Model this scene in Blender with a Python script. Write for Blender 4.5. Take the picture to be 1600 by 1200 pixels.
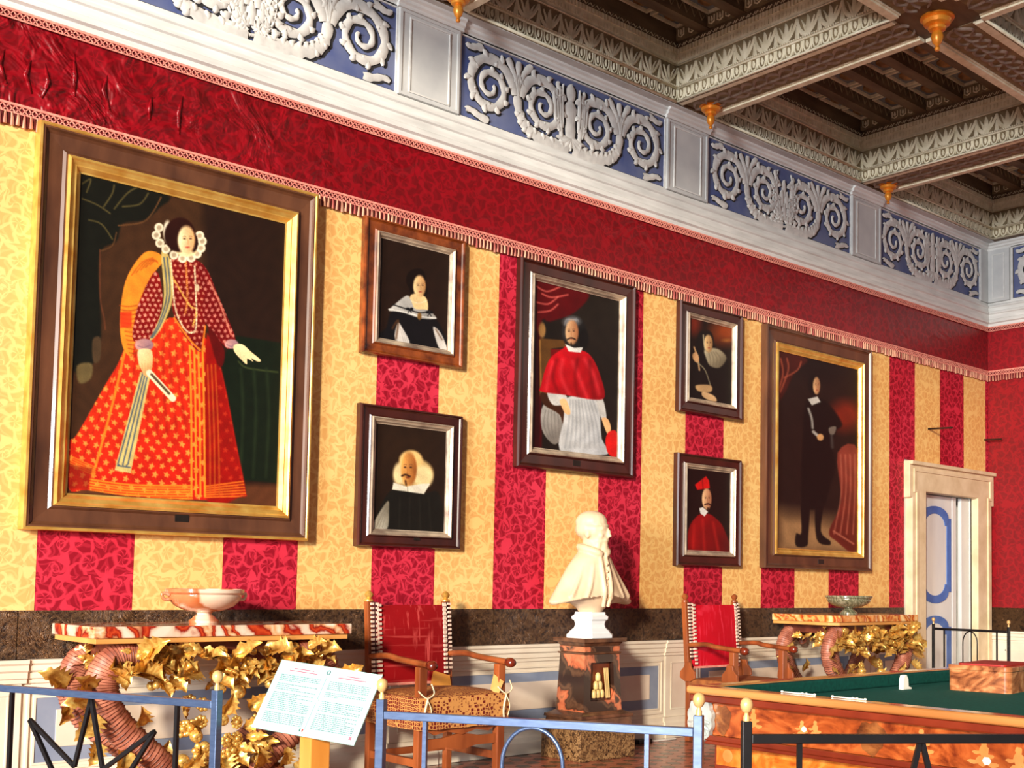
import bpy, bmesh, math, random
import numpy as np
from mathutils import Vector, Matrix
random.seed(7); RNG = np.random.default_rng(7)
for o in list(bpy.data.objects): bpy.data.objects.remove(o)
scene = bpy.context.scene
COL = scene.collection
PI = math.pi

# ------------------------------------------------------------------ camera
cam = bpy.data.cameras.new('camera'); co = bpy.data.objects.new('camera', cam); COL.objects.link(co)
FPX, CX, CY = 1841.41, 931.32, 803.34
R0 = Vector((0.72385, -0.68977, 0.016245)); U0 = Vector((-0.052786, -0.031889, 0.998097)); F0 = Vector((0.687936, 0.723329, 0.059493))
CAMP = Vector((0, -6.96906, 1.3))
cam.sensor_width = 36; cam.sensor_fit = 'HORIZONTAL'; cam.lens = FPX * 36 / 1600
cam.shift_x = (800 - CX) / 1600; cam.shift_y = (CY - 600) / 1600
cam.clip_start = .05; cam.clip_end = 200
co.matrix_world = Matrix(((R0.x, U0.x, -F0.x, CAMP.x), (R0.y, U0.y, -F0.y, CAMP.y), (R0.z, U0.z, -F0.z, CAMP.z), (0, 0, 0, 1)))
scene.camera = co

# ------------------------------------------------------------------ world, light, exposure
w = bpy.data.worlds.new('world'); scene.world = w; w.use_nodes = True
bg = w.node_tree.nodes['Background']; bg.inputs[0].default_value = (.80, .88, 1.0, 1); bg.inputs[1].default_value = .20
def area(name, loc, target, sx, sy, power, col, spread=180):
    l = bpy.data.lights.new(name, 'AREA'); l.shape = 'RECTANGLE'; l.size = sx; l.size_y = sy; l.energy = power; l.color = col
    l.spread = math.radians(spread)
    o = bpy.data.objects.new(name, l); COL.objects.link(o); o.location = loc
    o.rotation_euler = (Vector(target) - Vector(loc)).to_track_quat('-Z', 'Y').to_euler()
    return o
area('window_light_left', (-22, -19, 8.8), (6.0, 0, 2.2), 1.7, 3.2, 18000, (1.0, .88, .72))
area('window_light_far', (-17, -9.5, 3.4), (9, -.6, 4.8), 3.2, 3.4, 5200, (.94, .97, 1.0))
vs = scene.view_settings
vs.view_transform = 'Standard'; vs.look = 'None'; vs.gamma = 1.0; vs.exposure = -0.08; vs.use_curve_mapping = False

# ------------------------------------------------------------------ helpers
def lin(c):
    c = np.asarray(c, float); return np.where(c <= .04045, c / 12.92, ((c + .055) / 1.055) ** 2.4)
def C(r, g, b): return tuple(lin(np.array([r, g, b]) / 255.0)) + (1,)

class MB:
    def __init__(s): s.v = []; s.f = []
    def add(s, vs_, fs):
        n = len(s.v); s.v.extend([tuple(map(float, p)) for p in vs_]); s.f.extend([tuple(i + n for i in f) for f in fs]); return s
    def box(s, x0, x1, y0, y1, z0, z1):
        x0, x1 = min(x0, x1), max(x0, x1); y0, y1 = min(y0, y1), max(y0, y1); z0, z1 = min(z0, z1), max(z0, z1)
        return s.add([(x0,y0,z0),(x1,y0,z0),(x1,y1,z0),(x0,y1,z0),(x0,y0,z1),(x1,y0,z1),(x1,y1,z1),(x0,y1,z1)],
                     [(0,3,2,1),(4,5,6,7),(0,1,5,4),(1,2,6,5),(2,3,7,6),(3,0,4,7)])
    def frus(s, a, z0, b, z1):   # a,b = (x0,x1,y0,y1)
        return s.add([(a[0],a[2],z0),(a[1],a[2],z0),(a[1],a[3],z0),(a[0],a[3],z0),(b[0],b[2],z1),(b[1],b[2],z1),(b[1],b[3],z1),(b[0],b[3],z1)],
                     [(0,3,2,1),(4,5,6,7),(0,1,5,4),(1,2,6,5),(2,3,7,6),(3,0,4,7)])
    def prism(s, poly, ax, a0, a1):
        n = len(poly)
        def P(p, t): return (t, p[0], p[1]) if ax == 'x' else (p[0], t, p[1]) if ax == 'y' else (p[0], p[1], t)
        vs_ = [P(p, a0) for p in poly] + [P(p, a1) for p in poly]
        return s.add(vs_, [tuple(range(n)), tuple(range(2*n-1, n-1, -1))] + [(i, i+n, (i+1) % n + n, (i+1) % n) for i in range(n)])
    def lathe(s, prof, c=(0,0,0), n=24, sx=1, sy=1, rot=0):
        m = len(prof); vs_ = []; fs = []
        for (r, z) in prof:
            for k in range(n):
                a = 2*PI*k/n + rot; vs_.append((c[0]+r*math.cos(a)*sx, c[1]+r*math.sin(a)*sy, c[2]+z))
        for i in range(m-1):
            for k in range(n): fs.append((i*n+k, i*n+(k+1) % n, (i+1)*n+(k+1) % n, (i+1)*n+k))
        fs.append(tuple(range(n-1, -1, -1))); fs.append(tuple((m-1)*n+k for k in range(n)))
        return s.add(vs_, fs)
    def sph(s, c, r, sc=(1,1,1), n=10, m=7):
        prof = [(max(r*math.sin(PI*i/m), r*.02), -r*math.cos(PI*i/m)) for i in range(m+1)]
        vs0 = len(s.v); s.lathe(prof, (0,0,0), n)
        for i in range(vs0, len(s.v)):
            p = s.v[i]; s.v[i] = (c[0]+p[0]*sc[0], c[1]+p[1]*sc[1], c[2]+p[2]*sc[2])
        return s
    def tube(s, path, rad, n=8, flat=1.0, up=(0,0,1), closed=False):
        path = [Vector(p) for p in path]; m = len(path)
        rad = rad if hasattr(rad, '__len__') else [rad]*m
        vs_ = []; fs = []; nrm = None
        for i in range(m):
            t = (path[(i+1) % m] - path[i-1]) if closed else (path[min(i+1, m-1)] - path[max(i-1, 0)])
            t.normalize()
            if nrm is None:
                u = Vector(up)
                if abs(u.dot(t)) > .95: u = Vector((1,0,0))
                nrm = (u - t*u.dot(t)).normalized()
            else: nrm = (nrm - t*nrm.dot(t)).normalized()
            b = t.cross(nrm)
            for k in range(n):
                a = 2*PI*k/n + PI/n; vs_.append(path[i] + (nrm*math.cos(a)*flat + b*math.sin(a))*rad[i])
        for i in range(m if closed else m-1):
            j = (i+1) % m
            for k in range(n): fs.append((i*n+k, i*n+(k+1) % n, j*n+(k+1) % n, j*n+k))
        if not closed: fs.append(tuple(range(n-1, -1, -1))); fs.append(tuple((m-1)*n+k for k in range(n)))
        return s.add(vs_, fs)
    def bar(s, a, b, w, h=None):
        return s.tube([a, b], w*.7071, 4, (h or w)/w)
    def ribbon(s, pts, ws, h, M, n0=0.0):      # relief ribbon in a plane, M maps (s,t,n)
        m = len(pts); vs_ = []; fs = []
        for i in range(m):
            a = pts[max(i-1, 0)]; b = pts[min(i+1, m-1)]; dx, dy = b[0]-a[0], b[1]-a[1]; L = math.hypot(dx, dy) or 1
            nx, ny = -dy/L, dx/L; w_ = ws[i]/2
            vs_ += [M(pts[i][0]+nx*w_, pts[i][1]+ny*w_, n0), M(pts[i][0], pts[i][1], n0+h), M(pts[i][0]-nx*w_, pts[i][1]-ny*w_, n0)]
        for i in range(m-1):
            for k in range(2): fs.append((3*i+k, 3*i+k+1, 3*i+4+k, 3*i+3+k))
        return s.add(vs_, fs)
    def mesh(s, name):
        me = bpy.data.meshes.new(name); me.from_pydata(s.v, [], s.f); me.update()
        bm = bmesh.new(); bm.from_mesh(me); bmesh.ops.recalc_face_normals(bm, faces=bm.faces); bm.to_mesh(me); bm.free()
        return me

def tag(o, label=None, cat=None, group=None, kind=None):
    if label: o['label'] = label
    if cat: o['category'] = cat
    if group: o['group'] = group
    if kind: o['kind'] = kind
    return o
def thing(name, label, cat, loc=(0,0,0), group=None):
    o = bpy.data.objects.new(name, None); COL.objects.link(o); o.location = loc; o.empty_display_size = .1
    return tag(o, label, cat, group)
def wloc(o):
    v = Vector(o.location)
    return v + wloc(o.parent) if o.parent else v
def obj(name, mb, mat, parent=None, smooth=False, bevel=0, label=None, kind=None, seg=2):
    """mesh given in world coordinates; parented without moving"""
    me = mb if isinstance(mb, bpy.types.Mesh) else mb.mesh(name)
    o = bpy.data.objects.new(name, me); COL.objects.link(o)
    if mat and not me.materials: me.materials.append(mat)
    if parent is not None:
        o.parent = parent; o.location = -wloc(parent)
    if smooth:
        me.polygons.foreach_set('use_smooth', [True]*len(me.polygons))
        if smooth != 'all': me.set_sharp_from_angle(angle=math.radians(40))
    if bevel:
        b = o.modifiers.new('bevel', 'BEVEL'); b.width = bevel; b.segments = seg; b.limit_method = 'ANGLE'
    return tag(o, label, kind=kind)
def inst(name, me, M, parent, label=None):
    """shared-mesh piece placed by a world matrix"""
    o = bpy.data.objects.new(name, me); COL.objects.link(o); o.parent = parent
    o.matrix_local = Matrix.Translation(-wloc(parent)) @ M
    return tag(o, label)
def single(name, mb, mat, label, cat, group=None, **k):
    return tag(obj(name, mb, mat, **k), label, cat, group)

# ------------------------------------------------------------------ materials
class NT:
    def __init__(s, name):
        s.m = bpy.data.materials.new(name); s.m.use_nodes = True; s.t = s.m.node_tree; s.b = s.t.nodes['Principled BSDF']
    def n(s, typ, ins=None, **pr):
        nd = s.t.nodes.new(typ)
        for k, v in pr.items(): setattr(nd, k, v)
        for k, v in (ins or {}).items(): s.set(nd.inputs[k], v)
        return nd
    def set(s, sock, v):
        if isinstance(v, bpy.types.NodeSocket): s.t.links.new(v, sock)
        else: sock.default_value = v
    def math(s, op, a, b=0.0, c=0.0):
        nd = s.n('ShaderNodeMath', operation=op); s.set(nd.inputs[0], a); s.set(nd.inputs[1], b); s.set(nd.inputs[2], c); return nd.outputs[0]
    def coord(s, scale=(1,1,1), rot=(0,0,0)):
        tc = s.n('ShaderNodeTexCoord'); mp = s.n('ShaderNodeMapping', {'Vector': tc.outputs['Object'], 'Scale': scale, 'Rotation': rot}); return mp.outputs[0]
    def noise(s, v, scale, detail=4, dist=0, rough=.5):
        return s.n('ShaderNodeTexNoise', {'Vector': v, 'Scale': scale, 'Detail': detail, 'Distortion': dist, 'Roughness': rough})
    def ramp(s, f, stops, interp='LINEAR'):
        r = s.n('ShaderNodeValToRGB'); r.color_ramp.interpolation = interp; e = r.color_ramp.elements
        while len(e) < len(stops): e.new(.5)
        for el, (p, c) in zip(e, stops): el.position = p; el.color = c
        s.set(r.inputs[0], f); return r.outputs[0]
    def mix(s, f, a, b, mode='MIX'):
        m = s.n('ShaderNodeMix', data_type='RGBA', blend_type=mode); s.set(m.inputs[0], f); s.set(m.inputs[6], a); s.set(m.inputs[7], b); return m.outputs[2]
    def bump(s, h, strength=.3, dist=.01):
        s.set(s.b.inputs['Normal'], s.n('ShaderNodeBump', {'Strength': strength, 'Distance': dist, 'Height': h}).outputs[0])
    def out(s, col=None, rough=.5, metal=0, spec=.5, sheen=0, coat=0):
        if col is not None: s.set(s.b.inputs['Base Color'], col)
        s.set(s.b.inputs['Roughness'], rough); s.set(s.b.inputs['Metallic'], metal); s.set(s.b.inputs['Specular IOR Level'], spec)
        if sheen: s.set(s.b.inputs['Sheen Weight'], sheen)
        if coat: s.set(s.b.inputs['Coat Weight'], coat); s.set(s.b.inputs['Coat Roughness'], .12)
        return s.m
def vary(name, c1, c2, scale=6, rough=.6, metal=0, bump=0, stretch=(1,1,1), spec=.5, coat=0, detail=5, lo=.3, hi=.7):
    t = NT(name); v = t.coord(stretch); n = t.noise(v, scale, detail)
    if bump: t.bump(n.outputs[0], bump, .01)
    return t.out(t.ramp(n.outputs[0], [(lo, c1), (hi, c2)]), rough, metal, spec, coat=coat)

def damask(name, ground, fig, ground2, fig2, cell=.24, rough=.55, wall='xz', contrast=1.0, spec=.3, wrinkle=False):
    """woven floral tone-on-tone silk: rosettes and leaves built from polar coordinates inside cells"""
    t = NT(name); tc = t.n('ShaderNodeTexCoord'); sp = t.n('ShaderNodeSeparateXYZ', {0: tc.outputs['Object']})
    u = sp.outputs[0] if wall == 'xz' else sp.outputs[1]
    cb = t.n('ShaderNodeCombineXYZ', {0: u, 1: sp.outputs[2], 2: 0.0})
    nz = t.n('ShaderNodeTexNoise', {'Vector': cb.outputs[0], 'Scale': 11.0, 'Detail': 1.0}, noise_dimensions='2D')
    off = t.n('ShaderNodeVectorMath', {0: nz.outputs[1], 1: (.5, .5, .5)}, operation='SUBTRACT')
    off2 = t.n('ShaderNodeVectorMath', {0: off.outputs[0]}, operation='SCALE'); t.set(off2.inputs['Scale'], .05)
    pos = t.n('ShaderNodeVectorMath', {0: cb.outputs[0], 1: off2.outputs[0]}, operation='ADD').outputs[0]
    def layer(size, pet, tw, rnd, sh, R, sc_, vein):
        s1 = 1 / size
        p = t.n('ShaderNodeVectorMath', {0: pos, 1: (sh, sh*.7, 0)}, operation='ADD').outputs[0]
        vo = t.n('ShaderNodeTexVoronoi', {'Vector': p, 'Scale': s1, 'Randomness': rnd}, voronoi_dimensions='2D', feature='F1')
        lo = t.n('ShaderNodeVectorMath', {0: p, 1: vo.outputs['Position']}, operation='SUBTRACT')
        cs = t.n('ShaderNodeSeparateXYZ', {0: vo.outputs['Color']})
        ls = t.n('ShaderNodeSeparateXYZ', {0: lo.outputs[0]})
        ang = t.math('ADD', t.math('ARCTAN2', ls.outputs[0], ls.outputs[1]), t.math('MULTIPLY', cs.outputs[0], 6.28))
        rr = t.math('MULTIPLY', t.n('ShaderNodeVectorMath', {0: lo.outputs[0]}, operation='LENGTH').outputs['Value'], s1)
        a_ = t.math('MULTIPLY', ang, pet)
        edge = t.math('SUBTRACT', t.math('ADD', R, t.math('MULTIPLY', t.math('COSINE', a_), sc_)), rr)          # scalloped outline
        ins = t.ramp(t.math('MULTIPLY', edge, 9.0), [(0.0, (0,0,0,1)), (.28, (1,1,1,1))])
        tw_ = t.math('ADD', a_, t.math('MULTIPLY', rr, tw))
        v = t.ramp(t.math('ADD', t.math('MULTIPLY', t.math('COSINE', tw_), .5), .5), [(vein*.5, (.15,.15,.15,1)), (vein*1.4, (1,1,1,1))])   # veins between the lobes
        rg = t.ramp(t.math('ABSOLUTE', t.math('SUBTRACT', rr, R*.42)), [(.02, (.1,.1,.1,1)), (.06, (1,1,1,1))])               # eye of the flower
        dots = t.ramp(t.math('ADD', t.math('MULTIPLY', t.math('SINE', t.math('ADD', t.math('MULTIPLY', rr, 34.0), t.math('MULTIPLY', tw_, .5))), .5), .5), [(.12, (.68,.68,.68,1)), (.35, (1,1,1,1))])
        return t.math('MULTIPLY', t.math('MULTIPLY', ins, v), t.math('MULTIPLY', rg, dots)), t.ramp(t.math('MULTIPLY', edge, 9.0), [(0.0, (0,0,0,1)), (.02, (1,1,1,1))])
    v1, i1 = layer(cell, 6.0, 5.0, .40, 0.0, .50, .055, .13)
    v2, i2 = layer(cell*.45, 3.0, 6.0, .7, .31, .50, .09, .12)
    mask = t.math('ADD', v1, t.math('MULTIPLY', t.math('SUBTRACT', 1.0, i1), t.math('MULTIPLY', v2, .9)))
    big = t.noise(cb.outputs[0], 1.3, 3).outputs[0]
    g = t.mix(t.ramp(big, [(.35, (0,0,0,1)), (.65, (1,1,1,1))]), ground, ground2)
    fg = t.mix(t.ramp(big, [(.35, (0,0,0,1)), (.65, (1,1,1,1))]), fig, fig2)
    col = t.mix(t.math('MULTIPLY', mask, contrast), g, fg)
    if wrinkle:
        wn = t.n('ShaderNodeTexNoise', {'Vector': cb.outputs[0], 'Scale': 3.2, 'Detail': 3.0, 'Distortion': 1.5})
        fade = t.n('ShaderNodeMapRange', {0: sp.outputs[0], 1: 2.2, 2: 4.8, 3: 1.0, 4: 0.12}).outputs[0]
        t.bump(t.math('MULTIPLY', wn.outputs[0], fade), .9, .10)
    else: t.bump(mask, .12, .004)
    return t.out(col, rough, 0, spec)

def marble(name, stops, scale=3, dist=4, rough=.15, wave=3.0, rot=(.3,.5,.7), coat=.3):
    t = NT(name); v = t.coord(rot=rot); n = t.noise(v, scale, 5, dist)
    wv = t.n('ShaderNodeTexWave', {'Vector': v, 'Scale': wave, 'Distortion': 7.0, 'Detail': 3.0, 'Detail Scale': 1.5})
    f = t.math('ADD', t.math('MULTIPLY', n.outputs[0], .55), t.math('MULTIPLY', wv.outputs[0], .45))
    return t.out(t.ramp(f, stops), rough, coat=coat)

M = {}
M['plaster'] = vary('plaster', C(205,204,198), C(226,224,216), 5, .8, bump=.08)
M['plaster_white'] = vary('cornice_plaster', C(204,204,200), C(230,230,226), 3, .75, bump=.06, stretch=(1,1,6))
M['plaster_grey'] = vary('plaster_grey', C(188,190,190), C(210,211,208), 4, .8, bump=.06)
M['frieze_blue'] = vary('frieze_blue_paint', C(66,80,134), C(112,120,150), 3, .8, detail=6)
M['grisaille'] = vary('grisaille_paint', C(196,194,190), C(226,224,218), 14, .75)
M['outline_paint'] = vary('outline_paint', C(26,26,30), C(48,46,48), 9, .8)
M['yellow'] = damask('yellow_damask', C(246,206,132), C(230,172,100), C(242,196,120), C(222,158,88), .23, .6, contrast=.85)
M['red'] = damask('red_damask', C(216,52,76), C(150,8,36), C(202,36,58), C(136,4,26), .23, .6, contrast=1.0)
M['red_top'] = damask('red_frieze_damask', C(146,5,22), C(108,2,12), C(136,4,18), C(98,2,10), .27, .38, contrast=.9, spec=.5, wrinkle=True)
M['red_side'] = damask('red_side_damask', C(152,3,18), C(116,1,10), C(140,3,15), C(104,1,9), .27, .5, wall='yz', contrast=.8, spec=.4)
M['leather'] = None
def leather():
    t = NT('embossed_leather'); v = t.coord(); n = t.noise(v, 8, 2, 3.5)
    vo = t.n('ShaderNodeTexVoronoi', {'Vector': t.n('ShaderNodeVectorMath', {0: v, 1: n.outputs[1]}, operation='MULTIPLY_ADD').outputs[0], 'Scale': 16.0, 'Randomness': 1.0}, feature='SMOOTH_F1')
    ed = t.n('ShaderNodeTexVoronoi', {'Vector': v, 'Scale': 38.0}, feature='F1')
    h = t.math('ADD', n.outputs[0], t.math('ADD', t.math('MULTIPLY', vo.outputs[0], .9), t.math('MULTIPLY', ed.outputs[0], .35))); t.bump(h, 1.0, .03)
    return t.out(t.ramp(h, [(.75, C(46,28,18)), (1.0, C(88,58,38)), (1.0, C(126,90,58))]), .40, spec=.6)
M['leather'] = leather()
M['dado'] = vary('dado_cream', C(222,208,186), C(240,230,210), 3, .65, bump=.03)
M['dado_blue'] = vary('dado_blue_grey', C(120,132,156), C(146,156,174), 4, .65)
M['dado_pink'] = vary('dado_pink_cream', C(218,198,178), C(232,216,196), 4, .65)
M['trim_pink'] = vary('pink_braid', C(214,120,108), C(236,160,140), 30, .8)
M['trim_dark'] = vary('dark_braid', C(84,10,18), C(112,22,26), 30, .85)
M['tassel'] = vary('tassel_thread', C(156,70,64), C(224,166,134), 42, .8, stretch=(1,1,.1), lo=.4, hi=.6)
M['cream_carved'] = vary('cream_carved_wood', C(212,202,170), C(240,232,206), 16, .7, bump=.1)
M['ceil_ground'] = vary('ceiling_ground', C(108,92,66), C(146,130,98), 12, .75)
M['ceil_brown'] = vary('ceiling_brown_wood', C(78,60,42), C(118,96,70), 10, .7, stretch=(.3,1,1), bump=.1)
M['ceil_blue'] = vary('ceiling_blue_panel', C(96,104,112), C(132,138,140), 8, .75)
M['garland'] = vary('garland_grey_wood', C(138,124,112), C(176,160,146), 14, .7)
M['bead'] = vary('bead_white', C(226,214,184), C(240,232,206), 20, .6)
M['gilt_pendant'] = vary('gilded_pendant', C(216,122,24), C(240,160,52), 8, .35, .35, spec=.6)
M['rosette'] = vary('rosette_gold', C(120,84,48), C(170,128,76), 12, .5, .2)
M['frame_brown'] = vary('frame_walnut_brown', C(70,40,26), C(108,66,42), 7, .38, stretch=(1,1,.3), coat=.25)
M['frame_dark'] = vary('frame_dark_mahogany', C(48,16,10), C(74,28,18), 6, .3, stretch=(1,1,.3), coat=.3)
M['frame_tortoise'] = vary('frame_tortoiseshell', C(66,22,8), C(158,78,30), 9, .25, coat=.4, detail=6)
M['gilt'] = vary('gilt_moulding', C(212,150,58), C(246,206,112), 9, .34, .55, spec=.7)
M['silver_gilt'] = vary('worn_silvered_moulding', C(150,128,112), C(226,206,178), 8, .34, .4, spec=.6)
M['plate'] = vary('dark_name_plate', C(22,16,12), C(34,26,20), 10, .4)
M['gold'] = vary('gilded_carving', C(190,128,44), C(250,214,120), 7, .32, .55, spec=.7)
M['horn'] = vary('pink_brown_carved_wood', C(136,72,54), C(204,130,102), 14, .45, bump=.25)
M['horn_dark'] = vary('dark_carved_wood', C(76,30,20), C(128,64,44), 9, .4)
M['board'] = vary('table_edge_wood', C(206,142,70), C(232,172,98), 6, .45, stretch=(.2,1,1))
M['top_marble'] = marble('jasper_marble', [(.22, C(230,210,190)), (.36, C(222,184,156)), (.44, C(140,24,16)), (.54, C(196,70,34)), (.62, C(128,14,10)), (.70, C(224,160,110)), (.82, C(250,232,210))], 4, 3, .10, 1.6)
M['top_marble2'] = marble('amber_marble', [(.25, C(252,214,150)), (.40, C(228,132,54)), (.50, C(168,50,20)), (.60, C(240,180,100)), (.72, C(190,80,34)), (.85, C(250,224,170))], 4, 3, .12, 1.6)
M['bowl_pink'] = marble('white_orange_breccia', [(.30, C(232,206,182)), (.52, C(224,188,158)), (.57, C(176,92,48)), (.70, C(200,122,78)), (.74, C(232,206,180))], 2.2, 1.5, .16, .6)
M['bowl_green'] = marble('grey_green_marble', [(.3, C(104,104,80)), (.5, C(150,146,116)), (.62, C(76,78,56)), (.8, C(166,160,132))], 9, 3, .18, 4)
M['chair_wood'] = vary('walnut_chair_wood', C(104,46,20), C(164,86,42), 8, .38, stretch=(1,1,.2), coat=.2)
def velvet(name, dark, mid, light, horiz):
    t = NT(name); v1 = t.coord((22,22,1.2)); v2 = t.coord((1.5,1.5,26) if horiz else (3,3,5)); n1 = t.noise(v1, 1.6, 4); n2 = t.noise(v2, 1.4, 4)
    f = t.math('MAXIMUM', t.ramp(n1.outputs[0], [(.56, (0,0,0,1)), (.70, (1,1,1,1))]), t.ramp(n2.outputs[0], [(.58, (0,0,0,1)), (.74, (.8,.8,.8,1))]))
    big = t.noise(t.coord(), 4, 2).outputs[0]
    return t.out(t.mix(t.math('MULTIPLY', f, .75), t.mix(big, dark, mid), light), .7, spec=.25)
M['velvet_worn'] = velvet('worn_red_velvet', C(120,0,6), C(160,4,14), C(220,88,84), True)
M['velvet_bright'] = velvet('bright_red_velvet', C(176,2,20), C(218,10,40), C(240,60,84), False)
def brocade():
    t = NT('gold_and_claret_brocade'); v = t.coord((44,44,44)); vo = t.n('ShaderNodeTexVoronoi', {'Vector': v, 'Scale': 1.0, 'Randomness': .35}, feature='DISTANCE_TO_EDGE')
    v2 = t.n('ShaderNodeTexVoronoi', {'Vector': v, 'Scale': 1.0, 'Randomness': .35})
    f = t.math('MAXIMUM', t.ramp(vo.outputs['Distance'], [(.08, (1,1,1,1)), (.14, (0,0,0,1))]), t.ramp(v2.outputs['Distance'], [(.16, (1,1,1,1)), (.24, (0,0,0,1))]))
    return t.out(t.mix(f, C(104,20,10), C(204,142,76)), .6)
M['brocade'] = brocade()
M['seat_cloth'] = vary('ochre_worn_cloth', C(116,58,22), C(176,104,46), 14, .8)
M['ribbon'] = vary('cream_ribbon', C(214,192,150), C(238,222,188), 12, .7)
M['nail_white'] = vary('white_fringe_thread', C(206,176,156), C(238,216,196), 30, .7)
M['nail_dark'] = vary('dark_fringe_thread', C(60,10,12), C(86,20,20), 30, .8)
M['bust'] = vary('warm_white_bust_marble', C(222,190,152), C(238,212,178), 5, .5, bump=.04)
M['socle'] = vary('white_socle_marble', C(226,230,230), C(244,246,244), 4, .35)
M['ped_marble'] = marble('brown_breccia_marble', [(.40, C(52,32,24)), (.50, C(100,68,48)), (.58, C(66,42,30)), (.63, C(190,98,62)), (.72, C(208,122,82)), (.80, C(80,54,42))], 6.5, 1.5, .22, 1.3)
M['ped_brown'] = vary('dark_brown_marble', C(64,40,28), C(124,82,56), 10, .25, coat=.3)
def speckle():
    t = NT('speckled_brown_marble'); v = t.coord(); n = t.noise(v, 34, 6, 1.5)
    return t.out(t.ramp(n.outputs[0], [(.36, C(48,30,18)), (.5, C(116,82,50)), (.6, C(164,128,84)), (.68, C(92,60,36))]), .3, coat=.2)
M['ped_speckle'] = speckle()
M['emblem'] = vary('emblem_ivory', C(206,172,104), C(226,198,134), 10, .4)
M['niche'] = vary('niche_orange_marble', C(92,38,18), C(140,64,30), 8, .3)
def steel():
    t = NT('sky_reflection_steel'); n = t.noise(t.coord((4,4,20)), 6, 4)  # black metal; the sky it reflects is put into the blue base colour
    return t.out(t.ramp(n.outputs[0], [(.3, C(62,82,118)), (.7, C(80,100,134))]), .34, .4, .6, coat=.2)
M['steel'] = steel()
M['iron'] = vary('black_painted_iron', C(8,8,10), C(18,18,22), 8, .4, .1)
M['brass'] = vary('pale_brass_ball', C(206,160,98), C(226,186,126), 6, .35, .2)
M['panel'] = vary('pale_mint_acrylic', C(156,200,190), C(170,210,200), 2, .25, coat=.2)
M['panel_text'] = vary('grey_print', C(84,116,122), C(104,132,136), 9, .5)
M['panel_pink'] = vary('pink_print', C(178,90,110), C(196,110,128), 9, .5)
M['oak'] = vary('oak_post', C(196,122,44), C(222,156,72), 8, .4, stretch=(1,1,.12), coat=.3)
def burl(name, a, b, c_):
    t = NT(name); v = t.coord((1,1,1.6)); n = t.noise(v, 5, 6, 3.0)
    return t.out(t.ramp(n.outputs[0], [(.32, a), (.5, b), (.68, c_)]), .22, coat=.6)
M['veneer'] = burl('walnut_veneer', C(104,36,10), C(154,70,26), C(186,98,44))
M['veneer_dark'] = burl('dark_burl_inlay', C(70,30,12), C(112,60,26), C(150,92,46))
M['veneer_light'] = burl('orange_burl_veneer', C(160,72,14), C(196,108,32), C(222,142,62))
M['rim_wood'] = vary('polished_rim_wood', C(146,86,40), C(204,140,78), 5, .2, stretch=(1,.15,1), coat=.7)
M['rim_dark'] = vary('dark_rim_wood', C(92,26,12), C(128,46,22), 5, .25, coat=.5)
M['felt'] = vary('green_felt', C(2,76,66), C(6,90,78), 60, .9, spec=.2)
M['felt_dark'] = vary('green_cushion_cloth', C(2,56,48), C(4,70,60), 60, .9, spec=.2)
M['shell'] = vary('silvered_shell', C(160,168,166), C(206,212,206), 12, .35, .3, bump=.3)
M['inlay'] = vary('light_wood_inlay', C(190,116,56), C(214,146,82), 12, .3)
M['ivory'] = vary('ivory', C(238,232,214), C(250,246,234), 8, .25)
M['casket'] = burl('casket_walnut', C(96,46,24), C(168,100,58), C(206,144,94))
M['casket_red'] = vary('casket_red_lining', C(150,20,14), C(180,34,22), 8, .5)
M['stone'] = vary('travertine_door_frame', C(214,190,150), C(238,218,182), 6, .6, bump=.1)
M['door_white'] = vary('door_white_paint', C(214,216,216), C(234,234,228), 4, .45, stretch=(1,1,.3))
M['door_blue'] = vary('door_blue_paint', C(52,94,172), C(84,124,196), 5, .45)
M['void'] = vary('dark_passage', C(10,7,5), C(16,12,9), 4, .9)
M['tile_red'] = vary('red_clay_tile', C(150,78,56), C(182,104,78), 5, .3, coat=.2)
M['tile_dark'] = vary('dark_clay_tile', C(72,50,38), C(92,66,50), 5, .3, coat=.2)
M['grout'] = vary('floor_clay', C(140,86,66), C(166,108,86), 5, .4)
M['white_thing'] = vary('white_plastic', C(226,222,212), C(240,236,228), 6, .4)
M['wall_hook'] = vary('iron_hook', C(30,20,16), C(64,46,38), 9, .4, .4)
def vcol():
    t = NT('oil_paint'); a = t.n('ShaderNodeAttribute', attribute_name='Col'); n = t.noise(t.coord(), 90, 3)
    t.bump(n.outputs[0], .08, .003)
    return t.out(a.outputs['Color'], .42, spec=.28)
M['oil'] = vcol()

# ================================================================== SETTING
XL, XR = -1.0, 13.1
def struct(name, mb, mat, label, cat, **k): return tag(obj(name, mb, mat, **k), label, cat, kind='structure')
# ---- floor with hexagonal clay tiles where the photo shows them
floor = struct('floor', MB().box(-6, 13.4, -10, .3, -.1, -.012), M['grout'], 'red clay tile floor with scattered dark tiles', 'floor')
TS = .062
hexm = {}
for nm, mt in (('red', 'tile_red'), ('dark', 'tile_dark')):
    mb = MB(); pr = [(TS*.97*math.cos(PI/6+k*PI/3), TS*.97*math.sin(PI/6+k*PI/3)) for k in range(6)]
    mb.prism(pr, 'z', -.012, 0); hexm[nm] = mb.mesh('floor_tile'); hexm[nm].materials.append(M[mt])
def pix(p):
    d = Vector(p) - CAMP; z = d.dot(F0); return CX + FPX*d.dot(R0)/z, CY - FPX*d.dot(U0)/z, z
cells = []
for i in range(-10, 90):
    for j in range(-60, 60):
        x = 4.2 + TS*math.sqrt(3)*(i + (j % 2)*.5); y = -.12 + TS*1.5*j
        if not (4.2 < x < 9.2 and -2.6 < y < -.06): continue
        px, py, z = pix((x, y, 0))
        if 560 < px < 1190 and py < 1225:
            q = i - (j - (j & 1))//2
            cells.append((z, x, y, (q - j) % 3 == 0))
cells.sort()
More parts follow.
